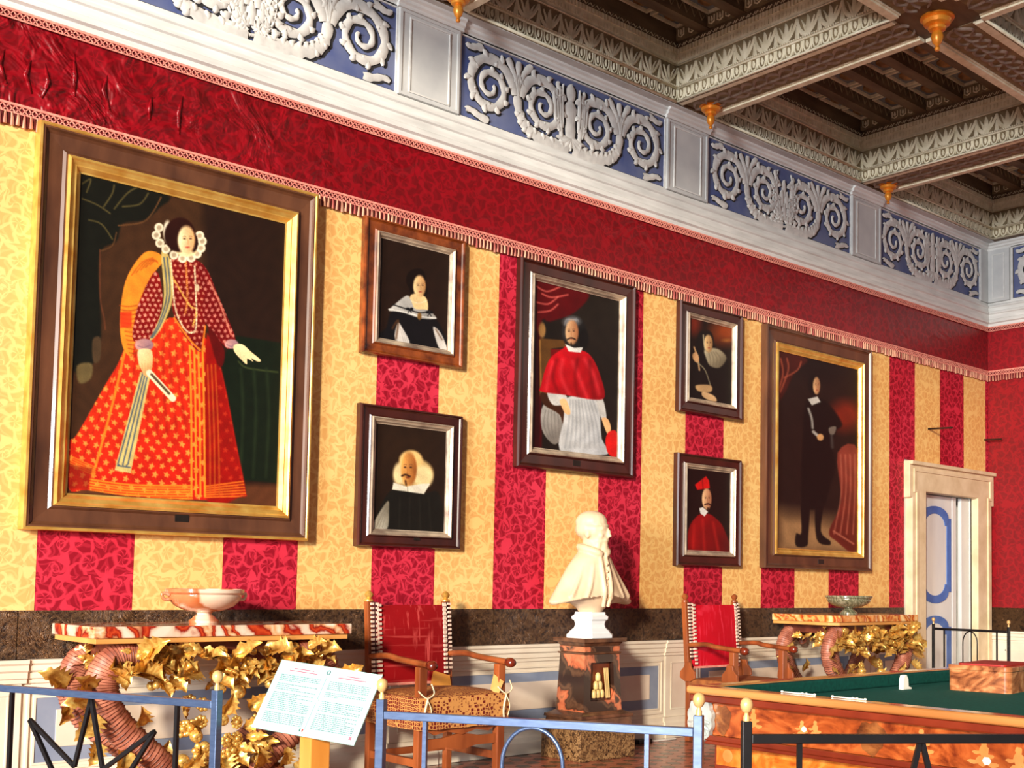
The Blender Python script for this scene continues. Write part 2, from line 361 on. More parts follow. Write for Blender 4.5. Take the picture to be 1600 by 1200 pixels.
rest = {'red': MB(), 'dark': MB()}
vis = [c for c in cells if pix((c[1], c[2], 0))[0] > 985 or 740 < pix((c[1], c[2], 0))[0] < 870]
pick = set(id(c) for c in vis[:300])
for c in cells:
    k = 'dark' if c[3] else 'red'
    if id(c) in pick: inst('floor_tile', hexm[k], Matrix.Translation((c[1], c[2], 0)), floor)
    else:
        rest[k].prism([(c[1]+TS*.97*math.cos(PI/6+a*PI/3), c[2]+TS*.97*math.sin(PI/6+a*PI/3)) for a in range(6)], 'z', -.012, 0)
obj('red_floor_tiles', rest['red'], M['tile_red'], floor, kind='stuff'); obj('dark_floor_tiles', rest['dark'], M['tile_dark'], floor, kind='stuff')

# ---- main wall with the door opening
DX0, DX1, DZ = 11.57, 12.71, 2.38
mb = MB().box(XL, DX0, 0, .35, 0, 6.3).box(DX1, XR+.3, 0, .35, 0, 6.3).box(DX0, DX1, 0, .35, DZ, 6.3)
wall = struct('wall_back', mb, M['plaster'], 'long wall hung with red and yellow striped damask under a painted frieze', 'wall')
wr = struct('wall_right', MB().box(XR, XR+.3, -9, 0, 0, 6.3), M['plaster'], 'end wall hung with plain red damask beyond the door', 'wall')
# striped fabric
edges = [-.98, -.44, .1, .65, 1.2, 1.745, 2.29, 2.84, 3.40, 3.92, 4.49, 5.02, 5.56, 6.07, 6.64, 7.14, 7.69, 8.21, 8.77, 9.29, 9.85, 10.38, 10.95, 11.46, 11.99, 12.52, 13.03]
for i in range(len(edges)-1):
    a, b = edges[i], edges[i+1]; red = (i % 2 == 0); z0 = 1.10
    k = 'red' if red else 'yellow'
    mb = MB()
    if b > 11.2:
        if a < 11.2: mb.box(a+.001, 11.24, -.010, 0, 1.10, 3.90).box(11.24, b-.001, -.010, 0, 2.72, 3.90)
        else: mb.box(a+.001, b-.001, -.010, 0, 2.72 if b < 13 else 2.72, 3.90)
    else: mb.box(a+.001, b-.001, -.010, 0, z0, 3.90)
    obj('fabric_stripe', mb, M[k], wall, label=('crimson' if red else 'golden yellow') + ' damask stripe')
obj('fabric_strip', MB().box(13.03, 13.1, -.010, 0, 1.1, 3.9), M['red'], wall, label='narrow crimson damask edge')
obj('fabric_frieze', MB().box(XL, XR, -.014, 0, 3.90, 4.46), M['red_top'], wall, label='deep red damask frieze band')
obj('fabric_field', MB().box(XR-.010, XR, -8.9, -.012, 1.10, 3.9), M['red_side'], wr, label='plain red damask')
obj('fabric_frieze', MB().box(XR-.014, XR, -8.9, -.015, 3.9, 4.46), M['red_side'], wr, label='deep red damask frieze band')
# gathers of loose silk near the torn corner
mb = MB()
for k in range(7):
    x = 2.0 + .16*k*random.uniform(.5, 1.2) + .02*k; z1 = random.uniform(4.2, 4.4); z0_ = random.uniform(3.96, 4.08)
    mb.tube([(x, -.014, z1), (x+random.uniform(-.03,.03), -.022, (z1+z0_)/2), (x+random.uniform(-.02,.05), -.014, z0_)], [.004, .014, .008], 6, .5, up=(0,1,0))
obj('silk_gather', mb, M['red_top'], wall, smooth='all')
# braid, lattice and fringe
def braid(par, x0, x1, zt, fringe, axis='x', px=0):
    def P(a, y, z): return (a, y, z) if axis == 'x' else (XR + y, a, z)
    def bx(mb, a0, a1, y0, y1, z0, z1):
        p, q = P(a0, y0, z0), P(a1, y1, z1); mb.box(p[0], q[0], p[1], q[1], p[2], q[2])
    sg = 1 if axis == 'x' else 1
    mb = MB(); bx(mb, x0, x1, -.024, -.015, zt-.056, zt); obj('braid_backing', mb, M['trim_dark'], par)
    mb = MB(); bx(mb, x0, x1, -.034, -.0245, zt-.014, zt)
    bx(mb, x0, x1, -.030, -.0245, zt-.058, zt-.050)
    st = .034; n = int(abs(x1-x0)/st); d = (x1-x0)/n
    for i in range(n):
        a = x0 + d*i
        for s in (0, 1):
            p0 = P(a + (0 if s else d), -.029, zt-.014); p1 = P(a + (d if s else 0), -.029, zt-.052)
            mb.bar(p0, p1, .0055)
    obj('lattice_braid', mb, M['trim_pink'], par, kind='stuff')
    if fringe:
        mb = MB(); st = .034; n = int(abs(x1-x0)/st); d = (x1-x0)/n; m3 = MB()
        for i in range(n):
            a = x0 + d*(i+.5); j = random.uniform(-.004, .004); L = .072 + random.uniform(-.006, .006)
            mb.tube([P(a, -.028, zt-.054), P(a+j*.5, -.031, zt-.085), P(a+j, -.028, zt-.054-L)], [.0055, .0080, .0105], 5)
            m3.tube([P(a+d/2, -.022, zt-.054), P(a+d/2+j, -.022, zt-.048-L)], [.007, .010], 5)
        obj('tassel_fringe', mb, M['tassel'], par, kind='stuff'); obj('dark_fringe', m3, M['trim_dark'], par, kind='stuff')
braid(wall, XL, XR-.03, 3.935, True); braid(wall, XL, XR-.03, 4.468, False)
braid(wr, -3.5, -.035, 3.935, True, 'y'); braid(wr, -3.5, -.035, 4.468, False, 'y')
# embossed leather border, one hide after another
be = [XL + .02] + [x for x in edges if x > 0][1::2]
be = [-.98, .1, 1.1, 2.205, 3.40, 4.49, 5.57, 6.64, 7.70, 8.77, 9.85, 11.24]
for a, b in zip(be[:-1], be[1:]): obj('leather_border', MB().box(a+.002, b-.002, -.018, 0, .832, 1.104), M['leather'], wall, bevel=.004)
obj('leather_border', MB().box(XR-.018, XR, -8.9, -.02, .832, 1.104), M['leather'], wr, bevel=.004)
# dado
def prof_x(par, name, poly, x0, x1, mat): return obj(name, MB().prism(poly, 'x', x0, x1), mat, par)
cap = [(0,.700),(-.022,.700),(-.022,.722),(-.034,.728),(-.034,.760),(-.046,.772),(-.046,.800),(-.058,.812),(-.058,.832),(0,.832)]
base = [(0,0),(-.045,0),(-.045,.085),(-.034,.10),(-.034,.125),(-.022,.14),(-.022,.175),(0,.175)]
DP = [-.75, 2.05, 4.85, 7.65, 10.47]
for a, b in ((XL, 11.24),):
    prof_x(wall, 'dado_cap', cap, a, b, M['dado']); prof_x(wall, 'dado_base', base, a, b, M['dado'])
    obj('dado_field', MB().box(a, b, -.010, 0, .175, .70), M['dado'], wall)
def ringxz(x0, x1, z0, z1, w_, y0, y1):
    return MB().box(x0, x1, y0, y1, z1-w_, z1).box(x0, x1, y0, y1, z0, z0+w_).box(x0, x0+w_, y0, y1, z0+w_, z1-w_).box(x1-w_, x1, y0, y1, z0+w_, z1-w_)
def dado_panel(x0, x1):
    f = obj('dado_panel', ringxz(x0-.05, x1+.05, .205, .665, .018, -.020, -.010), M['dado'], wall, bevel=.004)
    obj('blue_border', MB().box(x0, x1, -.013, -.010, .255, .615), M['dado_blue'], f)
    obj('cream_field', MB().box(x0+.11, x1-.11, -.019, -.013, .335, .545), M['dado_pink'], f, bevel=.003)
    obj('inner_fillet', ringxz(x0-.012, x1+.012, .243, .627, .012, -.017, -.010), M['dado'], f)
for a, b in zip(DP[:-1], DP[1:]): dado_panel(a+.27, b-.27)
dado_panel(10.75, 11.15)
for c in DP:
    s = obj('dado_pilaster', MB().box(c-.19, c+.19, -.022, -.010, .175, .70), M['dado'], wall, bevel=.003)
    obj('pilaster_cap', MB().prism([(y-.012 if y < 0 else 0, z) for y, z in cap], 'x', c-.21, c+.21), M['dado'], s)
    obj('pilaster_base', MB().prism([(y-.012 if y < 0 else 0, z) for y, z in base], 'x', c-.21, c+.21), M['dado'], s)
    obj('pilaster_fillet', ringxz(c-.125, c+.125, .235, .645, .014, -.028, -.022), M['dado'], s, bevel=.003)
    obj('pilaster_field', MB().box(c-.11, c+.11, -.024, -.022, .25, .63), M['dado_pink'], s)
def prof_y(par, name, poly, y0, y1, mat): return obj(name, MB().prism([(XR + p[0], p[1]) for p in poly], 'y', y0, y1), mat, par)
prof_y(wr, 'dado_cap', cap, -8.9, -.06, M['dado']); prof_y(wr, 'dado_base', base, -8.9, -.06, M['dado'])
obj('dado_field', MB().box(XR-.010, XR, -8.9, -.02, .175, .70), M['dado'], wr)
for k in range(6):
    y1 = -.22 - .62*k; mb = MB(); y0 = y1-.34
    mb.box(XR-.018, XR-.010, y0, y1, .26, .275).box(XR-.018, XR-.010, y0, y1, .60, .615).box(XR-.018, XR-.010, y0, y0+.015, .26, .615).box(XR-.018, XR-.010, y1-.015, y1, .26, .615)
    f = obj('dado_panel', mb, M['dado_blue'] if k % 2 else M['dado'], wr); obj('panel_field', MB().box(XR-.013, XR-.010, y0+.03, y1-.03, .29, .585), M['dado_pink'], f)
# cornice below the painted frieze, moulding above it
cor = [(0,4.462),(-.030,4.462),(-.036,4.500),(-.058,4.512),(-.058,4.548),(-.048,4.556),(-.048,4.610),(-.062,4.620),(-.062,4.642),(-.040,4.652),(-.040,4.690),(-.052,4.700),(-.052,4.718),(-.028,4.730),(-.028,4.756),(0,4.764)]
prof_x(wall, 'cornice_moulding', cor, XL, XR, M['plaster_white']); prof_y(wr, 'cornice_moulding', cor, -8.9, -.001, M['plaster_white'])
top = [(0,5.395),(-.022,5.395),(-.022,5.420),(-.040,5.430),(-.040,5.452),(-.060,5.462),(-.060,5.486),(0,5.486)]
prof_x(wall, 'upper_moulding', top, XL, XR, M['plaster_white']); prof_y(wr, 'upper_moulding', top, -8.9, -.001, M['plaster_white'])
PC = [-.75, 2.05, 4.855, 7.655, 10.475]
for c in PC + [13.02]:
    x0, x1 = (c-.27, c+.27) if c < 13 else (12.90, 13.098)
    p = obj('frieze_pilaster', MB().box(x0, x1, -.030, 0, 4.764, 5.395), M['plaster_grey'], wall)
    if c < 13:
        obj('pilaster_fillet', ringxz(x0+.09, x1-.09, 4.80, 5.35, .012, -.037, -.030), M['plaster_white'], p)
        obj('pilaster_fillet', ringxz(x0+.004, x1-.004, 4.766, 5.393, .022, -.038, -.030), M['plaster_grey'], p)
        obj('pilaster_capital', MB().prism([(y-.028 if y < 0 else 0, z) for y, z in top], 'x', x0-.02, x1+.02), M['plaster_white'], p)
p = obj('frieze_pilaster', MB().box(XR-.03, XR, -.30, -.031, 4.764, 5.395), M['plaster_grey'], wr)
def sp(mb, y0, y1, z0, z1): return mb.box(XR-.036, XR-.03, y0, y1, z0, z1)
mb = MB(); sp(mb, -.24, -.08, 5.33, 5.345); sp(mb, -.24, -.08, 4.80, 4.815); sp(mb, -.24, -.225, 4.815, 5.33); sp(mb, -.095, -.08, 4.815, 5.33)
obj('pilaster_fillet', mb, M['plaster_white'], p)

# ---- painted frieze panels with scrollwork
def spiral(cx, cy, R, turns, d, a0, n=46):
    return [(cx + R*(1-.88*(i/n)**.9)*math.cos(a0+d*turns*2*PI*i/n), cy + R*(1-.88*(i/n)**.9)*math.sin(a0+d*turns*2*PI*i/n)) for i in range(n+1)]
def bez(a, b, c, d, n=14):
    return [tuple((1-t)**3*a[k]+3*(1-t)**2*t*b[k]+3*(1-t)*t*t*c[k]+t**3*d[k] for k in (0,1)) for t in [i/n for i in range(n+1)]]
def scrollwork(W, H, kind):
    """list of (points, widths) of the ornament in panel coordinates (0..W, 0..H)"""
    R = []
    def lobed(pts, w0, w1, k, amp=.35):
        n = len(pts); R.append((pts, [(w0+(w1-w0)*i/(n-1))*(1+amp*abs(math.sin(k*PI*i/(n-1)))) for i in range(n)]))
    def leafy(pts, step, L, side, sgn=1):
        for i in range(2, len(pts)-4, step):
            a, b = pts[i-1], pts[i+1]; dx, dy = b[0]-a[0], b[1]-a[1]; l = math.hypot(dx, dy) or 1
            tx, ty = dx/l, dy/l; nx, ny = -ty*side, tx*side; p = pts[i]; q = L*(1-.5*i/len(pts))
            e = (p[0]+nx*q+tx*q*.5, p[1]+ny*q+ty*q*.5)
            if .01*W < e[0] < .99*W and .03*H < e[1] < .97*H:
                R.append((bez(p, (p[0]+nx*q*.6, p[1]+ny*q*.6), (p[0]+nx*q*.9+tx*q*.1, p[1]+ny*q*.9+ty*q*.1), e, 6), [.016,.044,.054,.050,.040,.028,.010]))
    def side(mx):
        def X(x): return x if not mx else W-x
        m_ = 1 if not mx else -1
        r1 = .40*H; xa, xb = .127*W, .368*W
        def sp_(xc, yc, r_, up, a0):
            q = spiral(0, 0, r_, 2.1, up, a0, 60); return [(X(xc+p[0]), yc*H+p[1]) for p in q]
        s1 = sp_(xa, .50, r1, 1, 0.0); lobed(s1, .066, .022, 13, .5); leafy(s1[:40], 3, .072, -m_); leafy(s1[4:26], 5, .040, m_)
        s2 = sp_(xb, .50, r1*.96, -1, PI); lobed(s2, .066, .022, 13, .5); leafy(s2[:40], 3, .072, m_); leafy(s2[4:26], 5, .040, -m_)
        for xc in (xa, xb):
            for k in range(0):
                a = 2*PI*k/5; R.append(([(X(xc)+.012*math.cos(a), .5*H+.012*math.sin(a)), (X(xc)+.035*math.cos(a), .5*H+.035*math.sin(a)), (X(xc)+.055*math.cos(a), .5*H+.055*math.sin(a))], [.018,.036,.008]))
        st = bez((X(.49*W), .07*H), (X(.38*W), .02*H), (X(.245*W), .02*H), (X(.248*W), .52*H), 22); lobed(st, .085, .06, 8, .5); leafy(st, 2, .075, 1); leafy(st, 3, .06, -1)
        for (p0, p1, p2, p3) in (((.248,.5),(.245,.7),(.225,.85),(.20,.95)), ((.248,.5),(.252,.7),(.275,.85),(.31,.96)), ((.248,.5),(.247,.7),(.25,.8),(.252,.95)), ((.02,.10),(.05,.16),(.07,.05),(.12,.06)), ((.02,.93),(.04,.86),(.06,.95),(.09,.94)), ((.44,.90),(.42,.84),(.46,.78),(.47,.68)), ((.455,.18),(.46,.26),(.44,.30),(.46,.38))):
            lobed(bez((X(p0[0]*W), p0[1]*H), (X(p1[0]*W), p1[1]*H), (X(p2[0]*W), p2[1]*H), (X(p3[0]*W), p3[1]*H), 10), .03, .05, 3, .4)
    side(False); side(True)
    if kind == 0:       # winged half figure growing out of leaves
        for s in (-1, 1):
            for k in range(4):
                x = .5*W + s*(.085 + .026*k); R.append((bez((x, .36*H), (x+s*.01, .55*H), (x+s*.015, .75*H), (x+s*(.005+.01*k), (.90-.05*k)*H), 8), [.022,.034,.04,.042,.042,.04,.034,.026,.014]))
        R.append(([(.5*W, .12*H), (.5*W, .22*H), (.5*W, .32*H), (.5*W, .42*H), (.5*W, .52*H), (.5*W, .62*H), (.5*W, .68*H), (.5*W, .72*H)], [.07,.10,.115,.10,.115,.14,.09,.05]))
        R.append(([(.5*W, .71*H), (.5*W, .75*H), (.5*W, .80*H), (.5*W, .86*H), (.5*W, .91*H), (.5*W, .94*H)], [.05,.085,.10,.10,.07,.02]))
        for k in range(7):
            a = -PI*.05 - PI*.9*k/6; R.append((bez((.5*W, .2*H), (.5*W+.06*math.cos(a), .2*H+.05*math.sin(a)), (.5*W+.11*math.cos(a), .2*H+.07*math.sin(a)), (.5*W+.16*math.cos(a), .2*H+.10*math.sin(a)), 6), [.02,.04,.05,.05,.04,.03,.01]))
    else:               # six mounts between leafy branches
        for (mx, my) in ((-.075,.24),(0,.22),(.075,.24),(-.038,.42),(.038,.42),(0,.60)):
            x = .5*W+mx; R.append(([(x, (my-.06)*H), (x, my*H), (x, (my+.08)*H), (x, (my+.15)*H), (x, (my+.19)*H), (x, (my+.21)*H)], [.05,.075,.075,.065,.042,.012]))
        for s in (-1, 1):
            b = bez((.5*W, .06*H), (.5*W+s*.22, .10*H), (.5*W+s*.20, .6*H), (.5*W+s*.10, .93*H), 20); lobed(b, .022, .014, 3); leafy(b, 2, .075, 1); leafy(b, 2, .075, -1)
            b = bez((.5*W+s*.02, .10*H), (.5*W+s*.12, .2*H), (.5*W+s*.10, .5*H), (.5*W+s*.22, .85*H), 20); lobed(b, .02, .012, 3); leafy(b, 3, .06, 1); leafy(b, 3, .06, -1)
    return R
def frieze_panel(par, Mf, W, H, kind, label):
    """Mf maps (s,t,n) in the panel to the world"""
    def plate(s0, s1, t0, t1, n0, n1):
        vs_ = [Mf(s, t, n) for n in (n0, n1) for (s, t) in ((s0,t0),(s1,t0),(s1,t1),(s0,t1))]
        return MB().add(vs_, [(0,3,2,1),(4,5,6,7),(0,1,5,4),(1,2,6,5),(2,3,7,6),(3,0,4,7)])
    f = obj('frieze_panel', plate(0, W, 0, H, 0, .010), M['frieze_blue'], par, label=label)
    mb = MB()
    for a in ((-.02,W+.02,-.02,0),(-.02,W+.02,H,H+.02),(-.02,0,0,H),(W,W+.02,0,H)):
        q = plate(*a, 0, .022); mb.add(q.v, q.f)
    obj('panel_fillet', mb, M['plaster_white'], f)
    mb = MB()
    for a in ((0,W,0,.008),(0,.008,.008,H),): q = plate(*a, .010, .0125); mb.add(q.v, q.f)
    orn = scrollwork(W, H, kind); o1 = MB(); o2 = MB()
    for i, (pts, ws) in enumerate(orn):
        pts = [(min(max(p[0], .012), W-.012), min(max(p[1], .012), H-.012)) for p in pts]
        o2.ribbon([(p[0]+.015, p[1]-.002) for p in pts], [x*1.05+.018 for x in ws], .003, Mf, .0110 + (i % 7)*.0002)
        o1.ribbon(pts, ws, .016, Mf, .0155 + (i % 11)*.0004)
    mb.add(o2.v, o2.f)
    obj('dark_outline', mb, M['outline_paint'], f, label='black painted outline')
    obj('scrollwork', o1, M['grisaille'], f, smooth='all', label='pale grey acanthus scrolls')
PZ0, PZ1 = 4.772, 5.385
for i, (a, b) in enumerate(((-.45, 1.77), (2.35, 4.57), (5.145, 7.365), (7.945, 10.195), (10.755, 12.885))):
    frieze_panel(wall, (lambda s, t, n, a=a: (a+s, -n, PZ0+t)), b-a, PZ1-PZ0, 1 if i in (3, 1) else 0, 'blue frieze panel with pale scrolls around ' + ('six little mounts' if i in (1, 3) else 'a winged figure'))
frieze_panel(wr, (lambda s, t, n: (XR-n, -.34-s, PZ0+t)), 2.2, PZ1-PZ0, 1, 'blue frieze panel with pale scrolls on the end wall')
frieze_panel(wr, (lambda s, t, n: (XR-n, -2.84-s, PZ0+t)), 2.2, PZ1-PZ0, 0, 'blue frieze panel with pale scrolls on the end wall')

# ---- coffered ceiling
ceil = struct('ceiling', MB().box(.6, XR+.3, -6.0, .3, 6.26, 6.4), M['ceil_brown'], 'carved and painted wooden coffered ceiling', 'ceiling')
def boxM(mb, Mf, s0, s1, t0, t1, n0, n1):
    vs_ = [Mf(s, t, n) for n in (n0, n1) for (s, t) in ((s0,t0),(s1,t0),(s1,t1),(s0,t1))]
    return mb.add(vs_, [(0,3,2,1),(4,5,6,7),(0,1,5,4),(1,2,6,5),(2,3,7,6),(3,0,4,7)])
def carved_face(par, Mf, L, rich=True):
    """egg band, scroll band, dentil band; s along, t height from 5.487, n outwards"""
    E0, E1, S1, D1, T1 = 0, .128, .335, .482, .555
    g = MB(); boxM(g, Mf, 0, L, E0, S1, 0, .012); obj('band_ground', g, M['ceil_ground'], par)
    mb = MB()
    boxM(mb, Mf, 0, L, E0, .014, .012, .034); boxM(mb, Mf, 0, L, E1-.010, E1+.004, .012, .030)
    n = max(1, int(L/.088)); d = L/n
    for i in range(n):
        s = d*(i+.5)
        pts = [(s-.034, .115), (s-.034, .07), (s-.022, .036), (s, .026), (s+.022, .036), (s+.034, .07), (s+.034, .115)]
        mb.ribbon(pts, [.014]*7, .012, Mf, .012)
        mb.ribbon([(s, .105), (s, .08), (s, .05)], [.012, .034, .010], .014, Mf, .012)
        mb.ribbon([(s+d/2, .115), (s+d/2, .07), (s+d/2, .03)], [.014, .012, .004], .010, Mf, .012)
    obj('egg_and_dart_band', mb, M['cream_carved'], par, smooth='all')
    mb = MB(); n = max(1, int(L/.40)); d = L/n
    for i in range(n):
        s = d*i
        for q in (0, 1):
            a = s + q*d/2; up = 1 if q == 0 else 1
            mb.ribbon(bez((a, .31), (a+.02, .14), (a+d*.30, .10), (a+d*.5, .31), 12), [.022+.016*math.sin(PI*k/12) for k in range(13)], .016, Mf, .012)
            mb.ribbon(bez((a+d*.25, .14), (a+d*.20, .20), (a+d*.16, .24), (a+d*.10, .29), 6), [.03,.034,.03,.026,.02,.014,.006], .014, Mf, .012)
            mb.ribbon(bez((a+d*.25, .14), (a+d*.30, .20), (a+d*.34, .24), (a+d*.40, .29), 6), [.03,.034,.03,.026,.02,.014,.006], .014, Mf, .012)
            mb.ribbon([(a+d*.25, .15), (a+d*.25, .22), (a+d*.25, .28), (a+d*.25, .31)], [.02,.05,.034,.006], .016, Mf, .012)
            mb.ribbon([(a, .15), (a, .20), (a, .25)], [.05,.034,.008], .016, Mf, .012)
    boxM(mb, Mf, 0, L, S1-.008, S1+.004, .012, .028)
    obj('acanthus_band', mb, M['cream_carved'], par, smooth='all')
    mb = MB(); boxM(mb, Mf, 0, L, S1+.004, D1, 0, .022); n = int(L/.036); d = L/n
    for i in range(n): boxM(mb, Mf, d*i+.006, d*(i+1)-.006, D1-.05, D1-.006, .022, .034)
    for i in range(n): boxM(mb, Mf, d*i+.010, d*(i+1)-.010, S1+.03, S1+.07, .022, .028)
    obj('dentil_band', mb, M['cream_carved'], par)
    mb = MB(); boxM(mb, Mf, 0, L, D1, T1, 0, .006); n = int(L/.07); d = L/n
    obj('upper_fascia', mb, M['ceil_brown'], par)
    mb = MB()
    for i in range(n): mb.ribbon([(d*i, D1+.02), (d*(i+.35), D1+.045), (d*(i+.7), D1+.02), (d*(i+1), D1+.045)], [.008]*4, .008, Mf, .006)
    n = int(L/.022); d = L/n
    for i in range(n): boxM(mb, Mf, d*i+.004, d*(i+1)-.004, E1+.005, E1+.017, .020, .036)
    obj('bead_row', mb, M['bead'], par, kind='stuff')
Z0 = 5.487
BH = .24     # half width of a beam
BX = [2.05, 4.855, 7.615, 10.435]
YB = [-.15, -2.53, -4.95]
# wall plates along both walls
wp = obj('wall_plate', MB().box(XL, XR, -.14, -.001, Z0, 6.26), M['ceil_brown'], ceil)
ends = [2.05+BH] + [v for b in BX[1:] for v in (b-BH, b+BH)] + [XR-.15]
for a, b in zip(ends[0::2], ends[1::2]): carved_face(wp, (lambda s, t, n, a=a: (a+s, -.14-n, Z0+t)), b-a)
obj('plate_soffit', MB().box(XL, XR, -.14, -.06, Z0-.006, Z0), M['plaster_grey'], wp)
wp2 = obj('wall_plate', MB().box(XR-.14, XR-.001, -5.9, -.141, Z0, 6.26), M['ceil_brown'], ceil)
carved_face(wp2, lambda s, t, n: (XR-.14-n, -.155-s, Z0+t), 2.1)
def soffit(par, Mb, L, half):
    mb = MB(); boxM(mb, Mb, 0, L, -half, -half+.07, 0, .03); boxM(mb, Mb, 0, L, half-.07, half, 0, .03)
    boxM(mb, Mb, 0, L, -half+.07, -half+.085, 0, .016); boxM(mb, Mb, 0, L, half-.085, half-.07, 0, .016)
    obj('soffit_rails', mb, M['cream_carved'], par, bevel=.004)
    g_ = MB(); boxM(g_, Mb, 0, L, -half+.085, half-.085, 0, .004); obj('soffit_ground', g_, M['ceil_ground'], par)
    mb = MB(); n = int(L/.13); d = L/n
    for i in range(n):
        a = d*i
        for s in (-1, 1):
            mb.ribbon(bez((a, 0), (a+d*.4, s*.10), (a+d*.9, s*.14), (a+d*1.25, s*.04), 6), [.012,.03,.036,.036,.03,.02,.006], .022, Mb, 0)
        mb.ribbon([(a, 0), (a+d*.5, .012), (a+d, 0)], [.03,.02,.03], .024, Mb, 0)
    obj('garland', mb, M['garland'], par, smooth='all')
for b in BX:
    bm_ = obj('beam', MB().box(b-BH+.012, b+BH-.012, -5.9, -.141, Z0+.03, 6.26), M['ceil_brown'], ceil)
    for y0, y1 in ((-.155, -2.53+BH), (-2.53-BH, -4.9+BH)):
        if b > 3: carved_face(bm_, (lambda s, t, n, b=b, y0=y0: (b-BH+.012-n, y0-s, Z0+t)), y0-y1)
    soffit(bm_, lambda s, t, n: (b+t, -.155-s, Z0+.03-n), 2.13, BH)
    soffit(bm_, lambda s, t, n: (b+t, -2.78-s, Z0+.03-n), 2.0, BH)
for a, c in zip(BX, BX[1:] + [XR-.14+BH]):
    cb_ = obj('cross_beam', MB().box(a+BH-.012, c-BH+.012, -2.53-BH, -2.53+BH, Z0+.03, 6.26), M['ceil_brown'], ceil)
    carved_face(cb_, (lambda s, t, n, a=a: (a+BH+s, -2.53-BH-n, Z0+t)), c-a-2*BH)
    soffit(cb_, lambda s, t, n: (a+BH+s, -2.53+t, Z0+.03-n), c-a-2*BH, BH)
# joists, little coffers and rosettes of the bays beside the wall
jys = [-.46, -.86, -1.26, -1.66, -2.02]
for a, c in zip(BX[1:], BX[2:] + [XR-.14+BH]):
    x0, x1 = a+BH+.001, c-BH-.001
    bay = obj('coffer_bay', MB().box(x0, x1, -2.28, -.15, 6.19, 6.258), M['ceil_brown'], ceil)
    for j in jys:
        jo = obj('joist', MB().box(x0, x1, j-.055, j+.055, 6.03, 6.19), M['ceil_brown'], bay)
        mb = MB(); n = 24; d = (x1-x0)/n
        for s in (-1, 1):
            for i in range(n): mb.ribbon([(d*i, .03), (d*(i+.5), .11), (d*(i+1), .03)], [.012]*3, .008, (lambda u, v, w_, j=j, s=s: (x0+u, j+s*(.055+w_), 6.04+v)), 0)
        obj('joist_carving', mb, M['ceil_ground'], jo)
    ys = [-.15] + jys + [-2.28]
    for y0, y1 in zip(ys[:-1], ys[1:]):
        ya, yb = y1+.06, y0-.06
        if y0 == -.15: yb = -.16
        n = 6; d = (x1-x0)/n
        for i in range(n):
            xa, xb = x0+d*i+.02, x0+d*(i+1)-.02; cy_ = (ya+yb)/2; cx_ = (xa+xb)/2
            pn = obj('coffer_panel', MB().box(xa, xb, ya, yb, 6.170, 6.189), M['ceil_blue'], bay)
            mb = MB().box(xa, xb, ya, ya+.022, 6.145, 6.17).box(xa, xb, yb-.022, yb, 6.145, 6.17).box(xa, xa+.022, ya+.022, yb-.022, 6.145, 6.17).box(xb-.022, xb, ya+.022, yb-.022, 6.145, 6.17)
            obj('panel_moulding', mb, M['cream_carved'], pn)
            mb = MB().lathe([(.02,-.045),(.05,-.035),(.06,-.012),(.085,-.012),(.09,0)], (cx_, cy_, 6.17), 10)
            obj('rosette', mb, M['rosette'], pn, smooth='all')
        mb = MB().box(x1-.030, x1, ya, yb, 6.035, 6.14)
        e = obj('end_plate', mb, M['ceil_ground'], bay); mb = MB()
        k = max(1, int((yb-ya)/.09))
        for i in range(k):
            s = ya + (yb-ya)*(i+.5)/k
            mb.ribbon([(s-.03, .085), (s-.03, .03), (s, .016), (s+.03, .03), (s+.03, .085)], [.014]*5, .010, (lambda u, v, w_: (x1-.030-w_, u, 6.035+v)), 0)
            mb.ribbon([(s, .08), (s, .05), (s, .03)], [.01, .03, .006], .010, (lambda u, v, w_: (x1-.030-w_, u, 6.035+v)), 0)
        obj('end_carving', mb, M['cream_carved'], e)
# turned pendants
def pendant(x, y, z, k):
    pr = [(.015,-.25),(.022,-.235),(.012,-.215),(.034,-.19),(.046,-.15),(.040,-.115),(.030,-.105),(.060,-.095),(.068,-.08),(.060,-.068),(.095,-.055),(.108,-.03),(.100,-.018),(.125,-.010),(.125,0)]
    obj('pendant', MB().lathe([(r*k, h*k) for r, h in pr], (x, y, z), 20), M['gilt_pendant'], ceil, smooth=True, label='gilded turned pendant')
for b in BX[1:]: pendant(b+.06, -.28, Z0+.03, .82); pendant(b, -2.53, Z0+.03, 1.0)

# ---- door
fr = tag(obj('door_frame', MB().prism([(11.29,0),(11.29,2.30),(11.235,2.30),(11.235,2.70),(13.085,2.70),(13.085,2.30),(13.03,2.30),(13.03,0),(12.71,0),(12.71,2.38),(11.57,2.38),(11.57,0)], 'y', -.085, .02), M['stone'], bevel=.006), 'cream travertine door surround with eared corners', 'door frame', kind='structure')
obj('frame_fillet', MB().prism([(11.36,0),(11.36,2.36),(11.31,2.36),(11.31,2.62),(13.01,2.62),(13.01,2.36),(12.96,2.36),(12.96,0),(12.93,0),(12.93,2.39),(12.98,2.39),(12.98,2.59),(11.34,2.59),(11.34,2.39),(11.39,2.39),(11.39,0)], 'y', -.098, -.085), M['stone'], fr)
obj('cornice_strip', MB().box(11.235, 13.085, -.12, -.085, 2.66, 2.70), M['stone'], fr, bevel=.004)
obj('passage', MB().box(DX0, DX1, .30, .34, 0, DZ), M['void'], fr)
door = tag(obj('door_1', MB().box(11.578, 12.44, .055, .095, .01, 2.37), M['door_white'], bevel=.004), 'white door leaf with blue moulded panels beside the striped wall', 'door', kind='structure')
